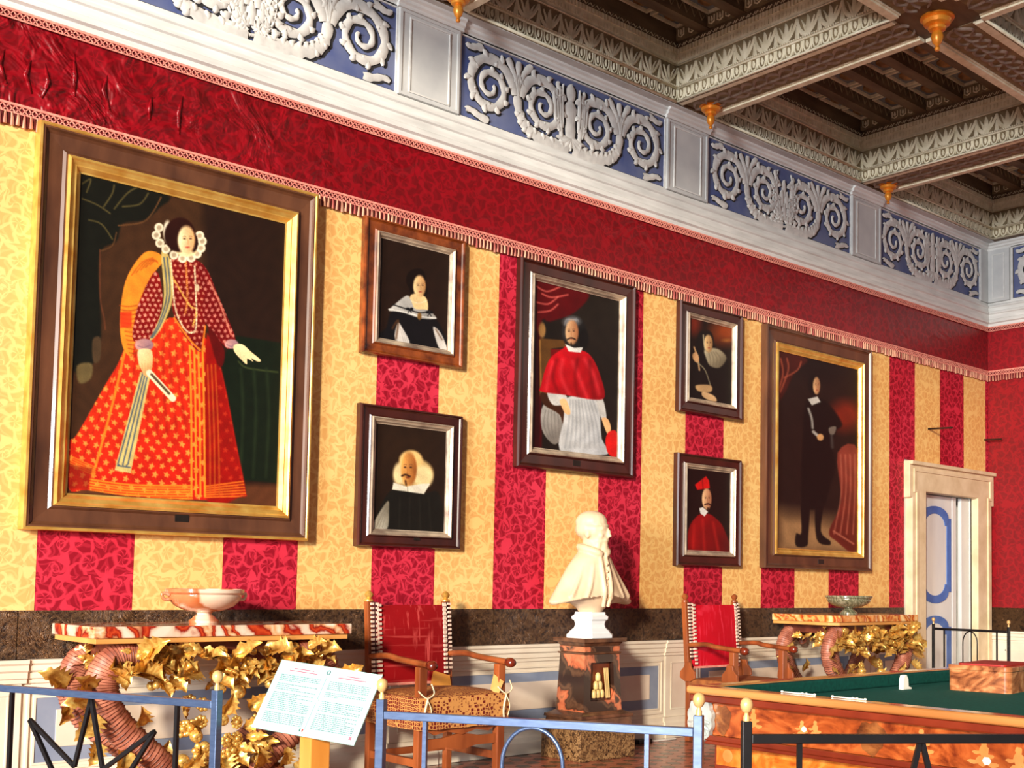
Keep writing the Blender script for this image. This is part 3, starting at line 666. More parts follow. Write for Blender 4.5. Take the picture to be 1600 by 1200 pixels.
def arch(x0, x1, z0, z1, off):
    x0, x1, z0, z1 = x0+off, x1-off, z0+off, z1-off; sh = .10 - off*.3; c = (x0+x1)/2; P = []
    def top_(sg, zc):
        o_ = []
        for i in range(13):
            a = PI*i/12; o_.append((c + math.cos(a)*((x1-x0)/2-sh*.55), zc + sg*math.sin(a)*.13))
        return o_
    zt, zb = z1-.16, z0+.16
    P = [(x1, zb), (x1, zt)] + [(x1-sh*.55, zt)] + top_(1, zt) + [(x0+sh*.55, zt), (x0, zt), (x0, zb)] + [(x0+sh*.55, zb)] + list(reversed(top_(-1, zb))) + [(x1-sh*.55, zb)]
    return P
for z0_, z1_ in ((.12, 1.04), (1.12, 2.28)):
    P = arch(11.64, 12.32, z0_, z1_, 0); Q = arch(11.64, 12.32, z0_, z1_, .085); n = len(P); mb = MB()
    vs_ = [(p[0], .055, p[1]) for p in P] + [(p[0], .040, p[1]) for p in P] + [(p[0], .046, p[1]) for p in Q] + [(p[0], .055, p[1]) for p in Q]
    fs = []
    for i in range(n):
        j = (i+1) % n
        for k in range(3): fs.append((k*n+i, k*n+j, (k+1)*n+j, (k+1)*n+i))
    mb.add(vs_, fs); m = obj('panel_moulding', mb, M['door_blue'], door, label='blue painted moulding')
    obj('panel_field', MB().prism(Q, 'y', .052, .0555), M['door_white'], door)
obj('door_stile', MB().box(12.36, 12.44, .047, .055, .01, 2.37), M['door_white'], door)
tag(obj('door_2', MB().box(12.53, 12.702, .03, .075, .01, 2.37), M['door_white'], bevel=.004), 'narrow pale edge of the second door leaf', 'door', kind='structure')
for (x, z, L) in ((11.735, 3.10, .30), (13.0, 3.10, .22)):
    hk = single('wall_hook', MB().tube([(x, -.011, z), (x, -.011-L, z-.01)], .011, 6), M['wall_hook'], 'thin iron rod jutting from the wall above the door, ' + ('nearer the dark full-length portrait' if x < 12 else 'nearer the room corner'), 'hook', 'iron rods above the door')

# ================================================================== PICTURES
def homog(src, dst):
    A = []
    for (x, y), (u, v) in zip(src, dst):
        A.append([x, y, 1, 0, 0, 0, -u*x, -u*y]); A.append([0, 0, 0, x, y, 1, -v*x, -v*y])
    h = np.linalg.solve(np.array(A, float), np.array(dst, float).reshape(-1)); return np.append(h, 1).reshape(3, 3)
class Paint:
    """an oil painting as colours on a fine mesh; shapes are given in sketch coordinates whose corners are quad"""
    def __init__(s, quad, nx, ny, base):
        H = homog([(0,0),(1,0),(1,1),(0,1)], quad); u, v = np.meshgrid(np.linspace(0,1,nx), np.linspace(0,1,ny))
        w_ = H[2,0]*u+H[2,1]*v+H[2,2]; s.X = (H[0,0]*u+H[0,1]*v+H[0,2])/w_; s.Y = (H[1,0]*u+H[1,1]*v+H[1,2])/w_
        s.nx, s.ny = nx, ny; s.c = np.ones((ny, nx, 3))*np.array(base)/255.0
    def blend(s, m, col, a=1.0):
        col = np.asarray(col, float); col = col/255.0; s.c += (col - s.c)*(m*a)[..., None]
    def seg(s, pts):
        d = np.full(s.X.shape, 1e9)
        for (x0, y0), (x1, y1) in zip(pts[:-1], pts[1:]):
            dx, dy = x1-x0, y1-y0; L = dx*dx+dy*dy+1e-9
            t = np.clip(((s.X-x0)*dx+(s.Y-y0)*dy)/L, 0, 1); d = np.minimum(d, np.hypot(s.X-x0-t*dx, s.Y-y0-t*dy))
        return d
    def smooth(s, pts, closed, k=4):
        n = len(pts); o = []
        for i in range(n if closed else n-1):
            p = [np.array(pts[(i+j) % n] if closed else pts[min(max(i+j, 0), n-1)], float) for j in (-1, 0, 1, 2)]
            for q in range(k):
                t = q/k; o.append(tuple(.5*((2*p[1])+(-p[0]+p[2])*t+(2*p[0]-5*p[1]+4*p[2]-p[3])*t*t+(-p[0]+3*p[1]-3*p[2]+p[3])*t**3)))
        if not closed: o.append(tuple(pts[-1]))
        return o
    def mask(s, pts, soft, sm=True):
        if sm: pts = s.smooth(pts, True)
        ins = np.zeros(s.X.shape, bool); n = len(pts)
        for i in range(n):
            (x0, y0), (x1, y1) = pts[i], pts[(i+1) % n]
            if y0 == y1: continue
            ins ^= ((y0 > s.Y) != (y1 > s.Y)) & (s.X < (x1-x0)*(s.Y-y0)/(y1-y0)+x0)
        d = s.seg(list(pts)+[pts[0]]); d = np.where(ins, -d, d)
        return np.clip(.5-d/soft, 0, 1)
    def poly(s, pts, col, soft=4, sm=True, a=1.0, col2=None, g=None, noise=0):
        m = s.mask(pts, soft, sm); col = np.array(col, float)
        if col2 is not None:
            (x0, y0), (x1, y1) = g; t = np.clip(((s.X-x0)*(x1-x0)+(s.Y-y0)*(y1-y0))/((x1-x0)**2+(y1-y0)**2), 0, 1)[..., None]
            col = col*(1-t)+np.array(col2, float)*t
        if noise: col = col*(1+noise*(RNG.random(s.X.shape)[..., None]-.5))
        s.blend(m, col, a); return m
    def line(s, pts, w_, col, soft=3, a=1.0, sm=True, clip=None, dash=0):
        if sm and len(pts) > 2: pts = s.smooth(pts, False)
        m = np.clip(.5-(s.seg(pts)-w_/2)/soft, 0, 1)
        if dash: m = m*(np.sin((s.X+s.Y*1.3)*2*PI/dash) > -.2)
        if clip is not None: m = m*clip
        s.blend(m, col, a)
    def ell(s, cx, cy, rx, ry, col, soft=4, rot=0, a=1.0, col2=None, dx=0):
        c, sn = math.cos(rot), math.sin(rot); x = (s.X-cx)*c+(s.Y-cy)*sn; y = -(s.X-cx)*sn+(s.Y-cy)*c
        d = (np.hypot(x/rx, y/ry)-1)*min(rx, ry); m = np.clip(.5-d/soft, 0, 1); col = np.array(col, float)
        if col2 is not None:
            t = np.clip((x/rx+1)/2+dx, 0, 1)[..., None]; col = col*(1-t)+np.array(col2, float)*t
        s.blend(m, col, a); return m
    def spots(s, m, px, py, r, col, a=.9, jig=0, rot=0):
        c, sn = math.cos(rot), math.sin(rot); X = s.X*c+s.Y*sn; Y = -s.X*sn+s.Y*c
        X = X + r*.5*np.sin(Y*.041+X*.013)+r*.12*np.sin(Y*.17); Y = Y + r*.5*np.sin(X*.033-Y*.021)+r*.12*np.sin(X*.19)
        row = np.floor(Y/py); x = (X + (row % 2)*px/2) % px - px/2; y = Y % py - py/2
        ang = np.arctan2(y, x); rr = r*(1+.3*np.cos(ang*5)); d = np.hypot(x, y)-rr
        s.blend(np.clip(.5-d/(r*.6), 0, 1)*m, col, a)
    def face(s, cx, cy, rx, ry, look, skin, shade, lip=(150,50,40)):
        s.ell(cx, cy, rx, ry, skin, rx*.25, 0, 1, shade, -.15*look)
        e = rx*.36; ey = cy-ry*.10
        for q in (-1, 1):
            x = cx+look*rx*.22+q*e
            s.line([(x-rx*.17, ey-ry*.14), (x, ey-ry*.18), (x+rx*.17, ey-ry*.14)], rx*.06, (90,50,30), rx*.12, .8)
            s.ell(x, ey, rx*.16, ry*.055, (60,34,24), rx*.12, a=.9)
        s.line([(cx+look*rx*.24, ey), (cx+look*rx*.36, cy+ry*.22), (cx+look*rx*.20, cy+ry*.27)], rx*.07, shade, rx*.14, .9)
        s.ell(cx+look*rx*.22, cy+ry*.50, rx*.24, ry*.06, lip, rx*.12, a=.9)
    def mesh(s, corners):
        """corners TL,TR,BR,BL world"""
        u, v = np.meshgrid(np.linspace(0,1,s.nx), np.linspace(0,1,s.ny)); c = [np.array(p) for p in corners]
        P = (c[0]*((1-u)*(1-v))[..., None]+c[1]*(u*(1-v))[..., None]+c[2]*(u*v)[..., None]+c[3]*((1-u)*v)[..., None]).reshape(-1, 3)
        i = (np.arange(s.ny-1)[:, None]*s.nx+np.arange(s.nx-1)[None, :]).reshape(-1)
        F = np.stack([i, i+s.nx, i+s.nx+1, i+1], 1)
        me = bpy.data.meshes.new('canvas'); me.vertices.add(len(P)); me.vertices.foreach_set('co', P.reshape(-1))
        me.loops.add(len(F)*4); me.loops.foreach_set('vertex_index', F.reshape(-1).astype(np.int32)); me.polygons.add(len(F))
        me.polygons.foreach_set('loop_start', np.arange(0, len(F)*4, 4, dtype=np.int32)); me.polygons.foreach_set('loop_total', np.full(len(F), 4, np.int32))
        g1 = np.sin(s.X*.05+2*np.sin(s.Y*.021))*np.sin(s.Y*.043+1.7*np.sin(s.X*.027)); s.c = s.c*(1+.07*g1+.10*(RNG.random(s.X.shape)-.5))[..., None]
        me.update(); at = me.color_attributes.new('Col', 'FLOAT_COLOR', 'POINT')
        col = np.ones((len(P), 4), np.float32); col[:, :3] = lin(np.clip(s.c, 0, 1)).reshape(-1, 3); at.data.foreach_set('color', col.reshape(-1))
        me.materials.append(M['oil']); return me
def rot_(pts, dx=0, dy=0): return [(x+dx, y+dy) for x, y in pts]

def picture(label, x0, x1, z0, z1, wl, wr_, wt, wb, paint, outer, inner, depth=.05, lip=None, plate=None, inner_w=.05, tilt=.0):
    """x0..x1, z0..z1 outer frame on the wall; w* = frame widths to the canvas"""
    t = thing('framed_portrait', label, 'painting', ((x0+x1)/2, -.012, z0))
    yb = -.0125
    def ring(prof):      # prof: (fraction 0 outer .. 1 canvas edge, depth)
        mb = MB(); m = len(prof); vs_ = []
        for (f, d) in prof:
            a, b, c, e = x0+wl*f, x1-wr_*f, z0+wb*f, z1-wt*f
            for (x, z) in ((a,c),(b,c),(b,e),(a,e)): vs_.append((x, yb-d-tilt*(z-z0)/(z1-z0)*(1 if d > 0 else 0), z))
        fs = []
        for i in range(m):
            j = (i+1) % m
            for k in range(4): fs.append((i*4+k, i*4+(k+1) % 4, j*4+(k+1) % 4, j*4+k))
        return mb.add(vs_, fs)
    fi = 1 - inner_w/max(wl, .01)
    obj('outer_frame', ring([(0,0),(0,depth*.75),(.05,depth),(.12,depth),(.16,depth*.82),(.22,depth*.70),(fi-.10,depth*.62),(fi-.04,depth*.80),(fi,depth*.80),(fi,0)]), M[outer], t)
    if lip: obj('outer_lip', ring([(-.012,0),(-.012,depth*.80),(.0,depth*1.06),(.055,depth*1.08),(.085,depth*.98),(.085,0)]), M[lip], t)
    g = 1-fi
    obj('inner_moulding', ring([(fi,0),(fi,depth*.92),(fi+g*.18,depth),(fi+g*.30,depth*.86),(fi+g*.52,depth*.72),(fi+g*.62,depth*.74),(fi+g*.88,depth*.40),(1.0,depth*.38),(1.0,0)]), M[inner], t)
    a, b, c, e = x0+wl, x1-wr_, z0+wb, z1-wt; yc = yb-depth*.30
    obj('canvas', paint.mesh([(a-.004,yc-tilt,e+.004),(b+.004,yc-tilt,e+.004),(b+.004,yc,c-.004),(a-.004,yc,c-.004)]), None, t)
    if plate:
        px, pz, pw, ph = plate; q = yb-depth*.66
        obj('name_plate', MB().box(px-pw/2, px+pw/2, q-.004, q, pz-ph/2, pz+ph/2), M['plate'], t)
    return t

# ---- large portrait of a lady in a red and gold gown
P = Paint([(318,280),(1280,530),(1235,1840),(245,1780)], 300, 400, (60,36,20))
P.poly([(890,380),(1300,480),(1300,1850),(960,1850)], (36,20,13), 40, False)
P.poly([(240,1720),(1300,1740),(1300,1900),(200,1900)], (84,46,26), 30, False)
P.poly([(300,250),(720,380),(690,450),(620,505),(520,520),(490,600),(420,640),(405,760),(415,1040),(370,1180),(290,1210),(250,1000)], (18,18,12), 12)
for pts in ([(330,330),(370,310),(350,370)],[(430,440),(470,380),(480,340)],[(480,450),(540,380),(590,350)],[(330,400),(400,430),(460,470)],[(520,440),(600,430),(640,380)],[(360,500),(420,520),(470,590)]):
    P.line(pts, 5, (112,98,52), 8, .8)
P.line([(700,400),(660,470),(610,515),(500,528)], 6, (96,62,34), 6); P.line([(490,560),(470,620),(415,645)], 5, (96,62,34), 6)
P.line([(412,640),(412,860),(430,960),(435,1010)], 6, (92,50,30), 6)
P.poly([(300,1180),(370,1170),(365,1240),(310,1260)], (96,80,48), 10); P.poly([(375,1060),(412,1050),(410,1150),(378,1160)], (70,52,34), 8)
P.poly([(1050,1045),(1260,1080),(1250,1730),(1080,1715),(975,1160)], (17,25,14), 10, False)
P.line([(1060,1165),(1100,1195),(1240,1215)], 6, (60,70,36), 8)
for x in (1070,1130,1190): P.line([(x,1200),(x+10,1400),(x-4,1700)], 10, (34,46,26), 16, .8)
sk = P.poly([(560,1050),(690,990),(760,960),(900,1050),(950,1120),(990,1250),(1050,1560),(1090,1765),(1078,1790),(900,1808),(560,1792),(350,1762),(258,1755),(258,1545),(300,1500),(440,1260),(490,1180)], (216,48,18), 5, True, 1, (196,30,14), ((500,1100),(700,1700)))
P.poly([(905,1080),(950,1120),(990,1250),(1050,1560),(1090,1770),(1060,1792),(905,1800)], (146,14,8), 14, True)
P.spots(sk*(P.X < 905), 54, 38, 11, (242,150,62), .9, rot=.10); P.spots(sk*(P.X > 960), 50, 42, 9, (190,50,24), .7)
for k in range(8): P.line([(600+k*28,1010),(570+k*34,1180),(540+k*46,1500)], 7, (150,18,8), 16, .55, clip=sk)
for k in range(5):
    P.line([(262,1600+k*11),(385,1655+k*10),(370,1668+k*9)], 6, (230,128,34), 5, .85, False, sk)
for k in range(6):
    P.line([(360,1712+k*13),(560,1738+k*12),(840,1742+k*12)], 8, (238,136,34), 5, .95, True, sk); P.line([(900,1745+k*10),(1090,1720+k*14)], 7, (226,112,28), 5, .9, False, sk)
for k in range(4):
    P.line([(832+k*20,1090),(838+k*20,1400),(838+k*21,1790)], 9, (240,140,36), 4, .95, True, sk)
for k in range(3): P.line([(915+k*18,1180),(925+k*20,1500),(925+k*22,1780)], 7, (190,84,24), 6, .8, True, sk)
P.line([(540,1060),(470,1350),(385,1655)], 12, (232,126,34), 5, 1, True, sk); P.line([(520,1080),(440,1330),(330,1600)], 5, (150,18,8), 8, .6, True, sk)
P.poly([(258,1640),(370,1660),(350,1762),(255,1756)], (120,22,10), 12, False, .6)
P.poly([(690,660),(622,655),(545,755),(512,880),(505,1020),(525,1110),(562,1130),(580,1000),(610,850),(670,745),(705,700)], (228,134,36), 4)
for k in range(12): P.line([(512+k*4-8,900+k*20),(545+k*3,905+k*20),(585,900+k*19)], 5, (160,60,18), 5, .8)
for k in range(5): P.line([(560+k*22,760-k*12),(610+k*16,700-k*2),(660+k*6,680+k*6)], 5, (170,70,18), 5, .8)
P.poly([(505,930),(560,930),(560,1000),(505,1005)], (214,44,20), 8, False, .8)
sl = P.poly([(675,740),(610,850),(575,960),(568,1065),(650,1070),(690,960),(705,850)], (124,12,12), 4); P.spots(sl, 26, 24, 7, (226,160,130), .85)
bo = P.poly([(735,690),(860,690),(905,760),(925,900),(905,1000),(885,1118),(820,1060),(762,960),(745,850)], (116,12,12), 4); P.spots(bo, 24, 26, 6, (224,150,116), .8)
P.line([(815,700),(822,860),(812,940)], 10, (236,150,70), 5, .9, dash=14); P.line([(760,960),(830,1060),(880,1110)], 9, (226,120,34), 4); P.line([(905,1000),(890,1110)], 8, (226,120,34), 4)
ra = P.poly([(872,705),(915,740),(962,850),(1000,940),(1045,1062),(1010,1105),(940,1030),(892,945),(900,850)], (110,10,12), 4); P.spots(ra, 28, 24, 7, (220,140,120), .8); P.line([(925,790),(975,900),(1025,1040)], 8, (206,120,96), 5, .9)
P.poly([(918,1000),(990,1100),(988,1178),(958,1172)], (88,10,8), 8)
sa = P.poly([(700,655),(742,690),(755,860),(700,1005),(640,1070),(690,960),(712,850)], (196,170,96), 4)
for k in (0, 1): P.line([(712+k*16,680),(726+k*14,850),(690+k*10,980),(650+k*8,1050)], 7, (74,86,96), 4, .9)
sb = P.poly([(600,1210),(648,1222),(552,1682),(476,1670)], (204,182,110), 3, False)
for k in range(3): P.line([(612+k*12,1215),(492+k*24,1640),(500+k*16,1648)], 7, (70,86,102), 4, .95, False)
P.line([(490,1648),(550,1656)], 6, (70,86,102), 4)
P.line([(745,690),(762,900),(800,1000),(842,1030),(864,980),(856,720)], 8, (246,226,180), 3, 1, dash=11); P.line([(752,770),(830,900),(864,925),(846,1000)], 9, (238,180,84), 3, 1, dash=12)
P.ell(868,822,10,18,(210,190,150),4)
for (x, y, r) in ((618,1085,44),(1027,1083,32)): P.ell(x, y, r, r*.66, (206,150,140), 5, 0, 1, (150,110,120)); P.line([(x-r*.7,y+3),(x,y+12),(x+r*.7,y)], 4, (110,80,100), 4, .7)
P.poly([(592,1108),(650,1108),(658,1170),(640,1232),(620,1228),(604,1200),(590,1160)], (244,216,158), 4, True, 1, (200,150,90), ((600,1120),(660,1200)))
for k in range(3): P.line([(608+k*13,1170),(612+k*12,1222)], 2.5, (190,140,90), 3, .8)
P.poly([(1040,1088),(1078,1086),(1120,1122),(1162,1158),(1150,1166),(1118,1150),(1128,1166),(1100,1152),(1098,1178),(1072,1156),(1040,1118)], (246,220,164), 3)
P.line([(642,1215),(752,1335)], 30, (240,226,184), 4, 1, False); P.line([(652,1222),(735,1312)], 12, (70,50,36), 5, .9, False)
P.ell(730,560,20,50,(238,228,200),8)
for (x, y) in ((690,540),(677,575),(694,612),(722,640),(760,668),(800,684),(840,682),(868,664),(886,638),(892,606),(880,580)):
    P.ell(x, y, 21, 21, (236,222,190), 4); P.ell(x, y, 11, 11, (150,126,96), 6, a=.7)
P.poly([(770,640),(860,640),(850,672),(790,672)], (236,214,160), 6)
P.ell(787,575,72,80,(40,14,9),8); P.ell(852,612,20,44,(36,12,8),6)
P.face(818,600,40,66,.6,(248,228,176),(206,150,92),(196,60,44))
picture('full-length lady in a red and gold gown with ruff, largest picture', 2.185, 3.945, 1.555, 3.86, .245, .205, .235, .215, P, 'frame_brown', 'gilt', .075, 'gilt', (3.10, 1.66, .085, .045), .085)

# ---- half-length lady in black with a white collar
P = Paint([(203,185),(535,270),(525,745),(190,690)], 130, 160, (34,19,12))
P.poly([(300,600),(350,480),(330,400),(365,345),(410,350),(425,420),(420,480)], (18,9,6), 8)
P.poly([(230,640),(262,548),(350,520),(460,580),(505,650),(530,760),(180,700)], (17,15,18), 8)
P.poly([(352,470),(420,480),(432,545),(395,560),(345,545)], (232,200,142), 5)
P.poly([(262,530),(330,475),(352,500),(372,540),(430,545),(472,585),(400,588),(300,556),(245,552)], (190,188,182), 5, True, 1, (150,146,140), ((262,530),(420,580)))
P.line([(245,545),(330,560),(400,578),(470,585)], 6, (222,220,212), 5); P.line([(262,520),(340,545),(400,560),(440,548)], 6, (20,18,20), 4)
for x, y in ((345,545),(440,560)):
    for q in (-1, 1): P.ell(x+q*9, y-4, 9, 7, (12,12,16), 4)
    P.line([(x,y),(x-8,y+16)], 4, (12,12,16), 3); P.line([(x,y),(x+8,y+16)], 4, (12,12,16), 3)
P.ell(392,577,10,18,(120,84,40),5); P.line([(352,500),(385,512),(425,500)], 5, (244,226,190), 3, 1, dash=7)
P.ell(372,395,44,52,(20,10,7),6); P.face(392,428,30,54,.6,(240,210,152),(176,120,70))
P.poly([(288,612),(312,640),(345,712),(275,695)], (206,200,192), 6); P.poly([(458,628),(495,660),(525,740),(490,738),(470,690)], (206,200,192), 6)
P.line([(262,640),(290,600),(280,690)], 9, (84,52,28), 9, .8); P.line([(470,640),(500,690)], 6, (84,52,28), 8, .7)
for q in range(3): P.line([(300+q*10,640+q*8),(318+q*9,706)], 3, (150,144,140), 4, .7)
picture('half-length woman in black gown with white shoulder collar, upper picture', 4.335, 5.195, 2.865, 3.82, .145, .125, .125, .125, P, 'frame_tortoise', 'silver_gilt', .055, None, None, .045)

# ---- white-haired man with a square collar
P = Paint([(178,185),(520,222),(508,700),(172,688)], 130, 160, (32,19,11))
P.ell(330,330,190,150,(46,28,15),160,a=.6)
P.poly([(262,505),(330,505),(410,520),(480,512),(510,640),(510,720),(170,700),(190,620),(230,540)], (21,19,15), 7)
P.ell(365,425,90,72,(208,174,112),16); P.ell(350,365,56,50,(222,184,116),12); P.ell(408,440,46,52,(232,208,150),18); P.ell(292,432,26,52,(228,204,150),14)
P.face(340,405,38,80,-.5,(240,176,92),(150,84,36),(120,50,30))
P.line([(308,438),(325,432),(345,440)], 9, (60,30,16), 5); P.line([(325,462),(328,480)], 9, (80,48,24), 6)
P.poly([(268,470),(330,488),(400,474),(442,472),(412,522),(335,512),(262,503)], (226,218,196), 4, False); P.line([(335,490),(336,512)], 3, (120,110,90), 3)
P.poly([(178,655),(240,558),(248,600),(240,688),(176,684)], (196,190,172), 6, True, 1, (120,112,96), ((180,660),(250,620)))
for q in range(3): P.line([(190+q*14,680),(224+q*7,600)], 4, (128,120,104), 5, .7)
for q in range(4): P.line([(300+q*45,540),(296+q*50,690)], 5, (34,32,26), 10, .7)
picture('white-haired bearded man in black with square white collar', 4.335, 5.205, 1.535, 2.515, .145, .125, .125, .125, P, 'frame_dark', 'silver_gilt', .06, None, (4.83, 1.60, .05, .02), .05)

# ---- standing prelate in a red cape
P = Paint([(925,390),(1345,510),(1325,1275),(895,1225)], 150, 240, (24,18,14))
P.ell(1220,600,150,160,(34,26,20),120,a=.7)
P.poly([(920,380),(1190,455),(1120,560),(1000,600),(950,640),(945,1240),(890,1240)], (84,3,8), 12); P.poly([(890,640),(945,640),(940,1240),(880,1230)], (46,3,5), 10, False)
for pts in ([(930,420),(985,450),(1050,430)],[(930,500),(990,512),(1040,480)],[(940,550),(1000,545),(1040,515)],[(960,460),(1010,480),(1090,470)]): P.line(pts, 7, (222,104,92), 8, .85)
P.poly([(945,680),(1092,695),(1092,725),(1005,732),(1000,900),(990,975),(940,965)], (92,58,24), 5, False); P.poly([(1000,735),(1060,735),(1040,800),(1000,820)], (104,10,10), 6, False)
P.ell(958,640,18,38,(150,108,60),8); P.line([(946,690),(948,960)], 8, (150,104,50), 5)
P.poly([(960,1010),(1060,1005),(1060,1100),(1045,1180),(1005,1208),(948,1130)], (176,172,164), 6, True, 1, (120,112,104), ((960,1020),(1050,1180)))
for q in range(5): P.line([(970+q*15,1040),(960+q*19,1110),(985+q*12,1180)], 4, (110,104,98), 6, .7)
P.poly([(945,950),(1000,970),(1090,1030),(1060,1120),(1040,1060),(960,1010)], (58,28,12), 6)
al = P.poly([(1085,975),(1225,988),(1250,1180),(1288,1252),(1160,1262),(1038,1236),(1060,1090)], (208,208,204), 5, True, 1, (186,188,190), ((1060,1000),(1260,1200)))
for q in range(9): P.line([(1095+q*14,990),(1085+q*20,1110),(1065+q*25,1225)], 5, (146,150,154), 9, .7, clip=al)
P.line([(1050,1195),(1150,1215),(1270,1215)], 30, (170,168,164), 20, .5, dash=9, clip=al)
P.poly([(980,945),(1040,932),(1085,985),(1065,1010),(1005,1010)], (206,204,198), 5); P.poly([(1225,985),(1258,985),(1275,1085),(1250,1085)], (196,194,188), 5)
cp = P.poly([(1085,722),(1060,735),(990,790),(948,915),(950,945),(1080,965),(1210,988),(1268,972),(1240,850),(1200,772),(1152,742)], (200,12,26), 5, True, 1, (150,4,14), ((1000,760),(1230,960)))
for pts in ([(1010,800),(985,880),(975,940)],[(1060,790),(1050,870),(1090,960)],[(1110,800),(1150,900),(1180,980)],[(1170,790),(1215,870),(1240,960)]): P.line(pts, 14, (232,60,66), 22, .7, clip=cp)
for pts in ([(1030,790),(1010,880),(1040,955)],[(1135,790),(1120,880),(1135,970)],[(1195,800),(1200,890),(1215,985)]): P.line(pts, 12, (110,0,8), 20, .7, clip=cp)
P.poly([(1042,990),(1072,985),(1092,1030),(1094,1058),(1078,1060),(1062,1045)], (236,186,130), 4); P.poly([(1252,1080),(1282,1085),(1296,1130),(1284,1165),(1266,1130)], (230,178,122), 4)
P.poly([(1284,1148),(1325,1150),(1322,1268),(1282,1255),(1268,1195)], (214,22,20), 5)
P.ell(1122,660,60,82,(24,22,22),12); P.ell(1165,690,26,52,(14,12,12),10); P.ell(1074,650,16,40,(44,42,42),10); P.ell(1108,602,44,26,(92,91,92),16)
for q in range(6): P.line([(1072+q*11,618),(1080+q*10,596-abs(q-2)*2),(1096+q*9,590+q*2)], 5, (168,168,170), 8, .55)
P.face(1108,655,33,60,-.3,(238,196,146),(156,96,60)); P.line([(1084,690),(1104,682),(1124,690)], 7, (40,24,18), 4); P.line([(1104,708),(1104,718)], 7, (50,30,20), 4)
P.poly([(1074,712),(1118,732),(1162,730),(1150,756),(1118,752),(1090,748)], (226,224,216), 4, False)
picture('prelate standing in a scarlet cape over white robe, beside a chair', 5.725, 6.985, 2.19, 3.815, .175, .16, .15, .165, P, 'frame_dark', 'silver_gilt', .065, None, (6.35, 2.265, .075, .045), .05)

# ---- nun or saint looking up
P = Paint([(178,130),(352,180),(345,490),(165,470)], 110, 160, (24,12,8))
P.ell(330,195,60,45,(142,58,18),60); P.ell(190,160,34,40,(112,34,18),40); P.ell(330,228,16,6,(200,130,60),10,a=.6)
P.poly([(215,205),(245,190),(270,200),(285,260),(330,300),(340,420),(330,500),(170,490),(190,330)], (14,9,8), 10)
P.poly([(240,262),(295,262),(328,298),(300,338),(262,332),(245,300)], (176,164,134), 7, True, 1, (110,98,76), ((250,270),(310,330)))
for q in range(4): P.line([(256+q*10,275),(262+q*14,300),(262+q*12,330)], 4, (104,92,72), 6, .6)
P.ell(248,228,28,42,(20,14,12),8); P.face(256,240,18,36,.5,(226,190,132),(130,90,54)); P.line([(236,205),(238,240),(244,275)], 6, (190,176,140), 5, .8)
P.line([(196,255),(210,300),(216,350)], 7, (190,150,106), 5); P.poly([(188,285),(205,275),(216,300),(208,320),(192,308)], (196,150,104), 5); P.line([(210,320),(240,350),(260,410)], 5, (150,140,110), 5, .8)
P.poly([(200,415),(262,412),(262,440),(210,440)], (176,140,96), 7); P.poly([(230,440),(275,455),(285,478),(250,475),(225,458)], (206,166,118), 6)
picture('dark small picture of a veiled woman looking upward', 7.55, 8.405, 2.825, 3.805, .155, .115, .13, .14, P, 'frame_dark', 'silver_gilt', .06, None, None, .045)

# ---- cardinal in red hat
P = Paint([(175,725),(345,750),(340,1058),(165,1050)], 110, 160, (22,6,5))
cp = P.poly([(170,1070),(178,965),(215,912),(250,905),(280,918),(318,965),(335,1070)], (150,12,14), 6, True, 1, (88,4,6), ((190,950),(330,1040)))
for pts in ([(200,950),(195,1040)],[(235,930),(240,1050)],[(275,940),(295,1050)]): P.line(pts, 8, (186,34,28), 12, .6, clip=cp)
P.ell(240,850,26,44,(24,10,8),6); P.face(252,848,19,42,.5,(232,186,138),(146,84,56)); P.line([(244,870),(256,866),(266,871)], 5, (36,18,12), 3); P.line([(256,884),(256,892)], 6, (50,26,16), 3)
P.poly([(206,792),(250,760),(262,778),(264,806),(215,812)], (198,20,18), 4, False); P.line([(235,770),(238,808)], 4, (130,8,8), 5, .8)
P.poly([(222,884),(236,880),(256,898),(242,916),(226,904)], (226,222,214), 3, False)
picture('small bust portrait of a cardinal with red hat and cape', 7.54, 8.405, 1.475, 2.46, .155, .12, .125, .14, P, 'frame_dark', 'silver_gilt', .06, None, None, .05)

# ---- dark full-length man
P = Paint([(535,235),(845,320),(845,1065),(538,1050)], 130, 260, (30,18,14))
P.poly([(530,900),(860,950),(860,1080),(530,1080)], (150,112,74), 90, False); P.ell(800,510,60,60,(120,34,18),60); P.ell(700,300,90,70,(20,10,9),60)
P.poly([(535,240),(650,275),(600,330),(560,420),(535,430)], (66,20,14), 10)
for pts in ([(545,270),(555,330),(540,400)],[(570,270),(575,320),(545,410)],[(625,285),(610,320),(560,350)]): P.line(pts, 6, (170,84,60), 6, .8)
P.poly([(768,662),(850,660),(850,1045),(760,1015),(738,975),(782,860)], (138,58,44), 6, True, 1, (96,30,22), ((780,680),(840,1000)))
for q in range(4): P.line([(780+q*18,670),(784+q*17,820),(756+q*24,990)], 5, (186,104,82), 6, .7)
P.line([(755,980),(800,1010),(830,1030)], 7, (186,108,84), 6, .8)
P.poly([(645,450),(700,438),(740,470),(785,545),(760,575),(750,650),(760,720),(735,820),(715,880),(640,880),(630,740),(635,600)], (12,8,7), 10)
P.poly([(630,860),(662,860),(658,1000),(652,1040),(612,1040),(612,990),(632,985)], (14,9,8), 6); P.poly([(686,860),(716,860),(706,980),(742,1020),(735,1036),(690,1010)], (14,9,8), 6)
P.line([(655,480),(668,520),(672,560)], 9, (150,146,138), 6); P.line([(675,575),(690,590)], 12, (176,170,160), 6); P.ell(702,598,13,14,(214,160,104),5); P.poly([(735,560),(762,555),(755,585),(738,585)], (120,108,96), 5); P.line([(745,590),(748,640)], 10, (86,80,76), 10, .7)
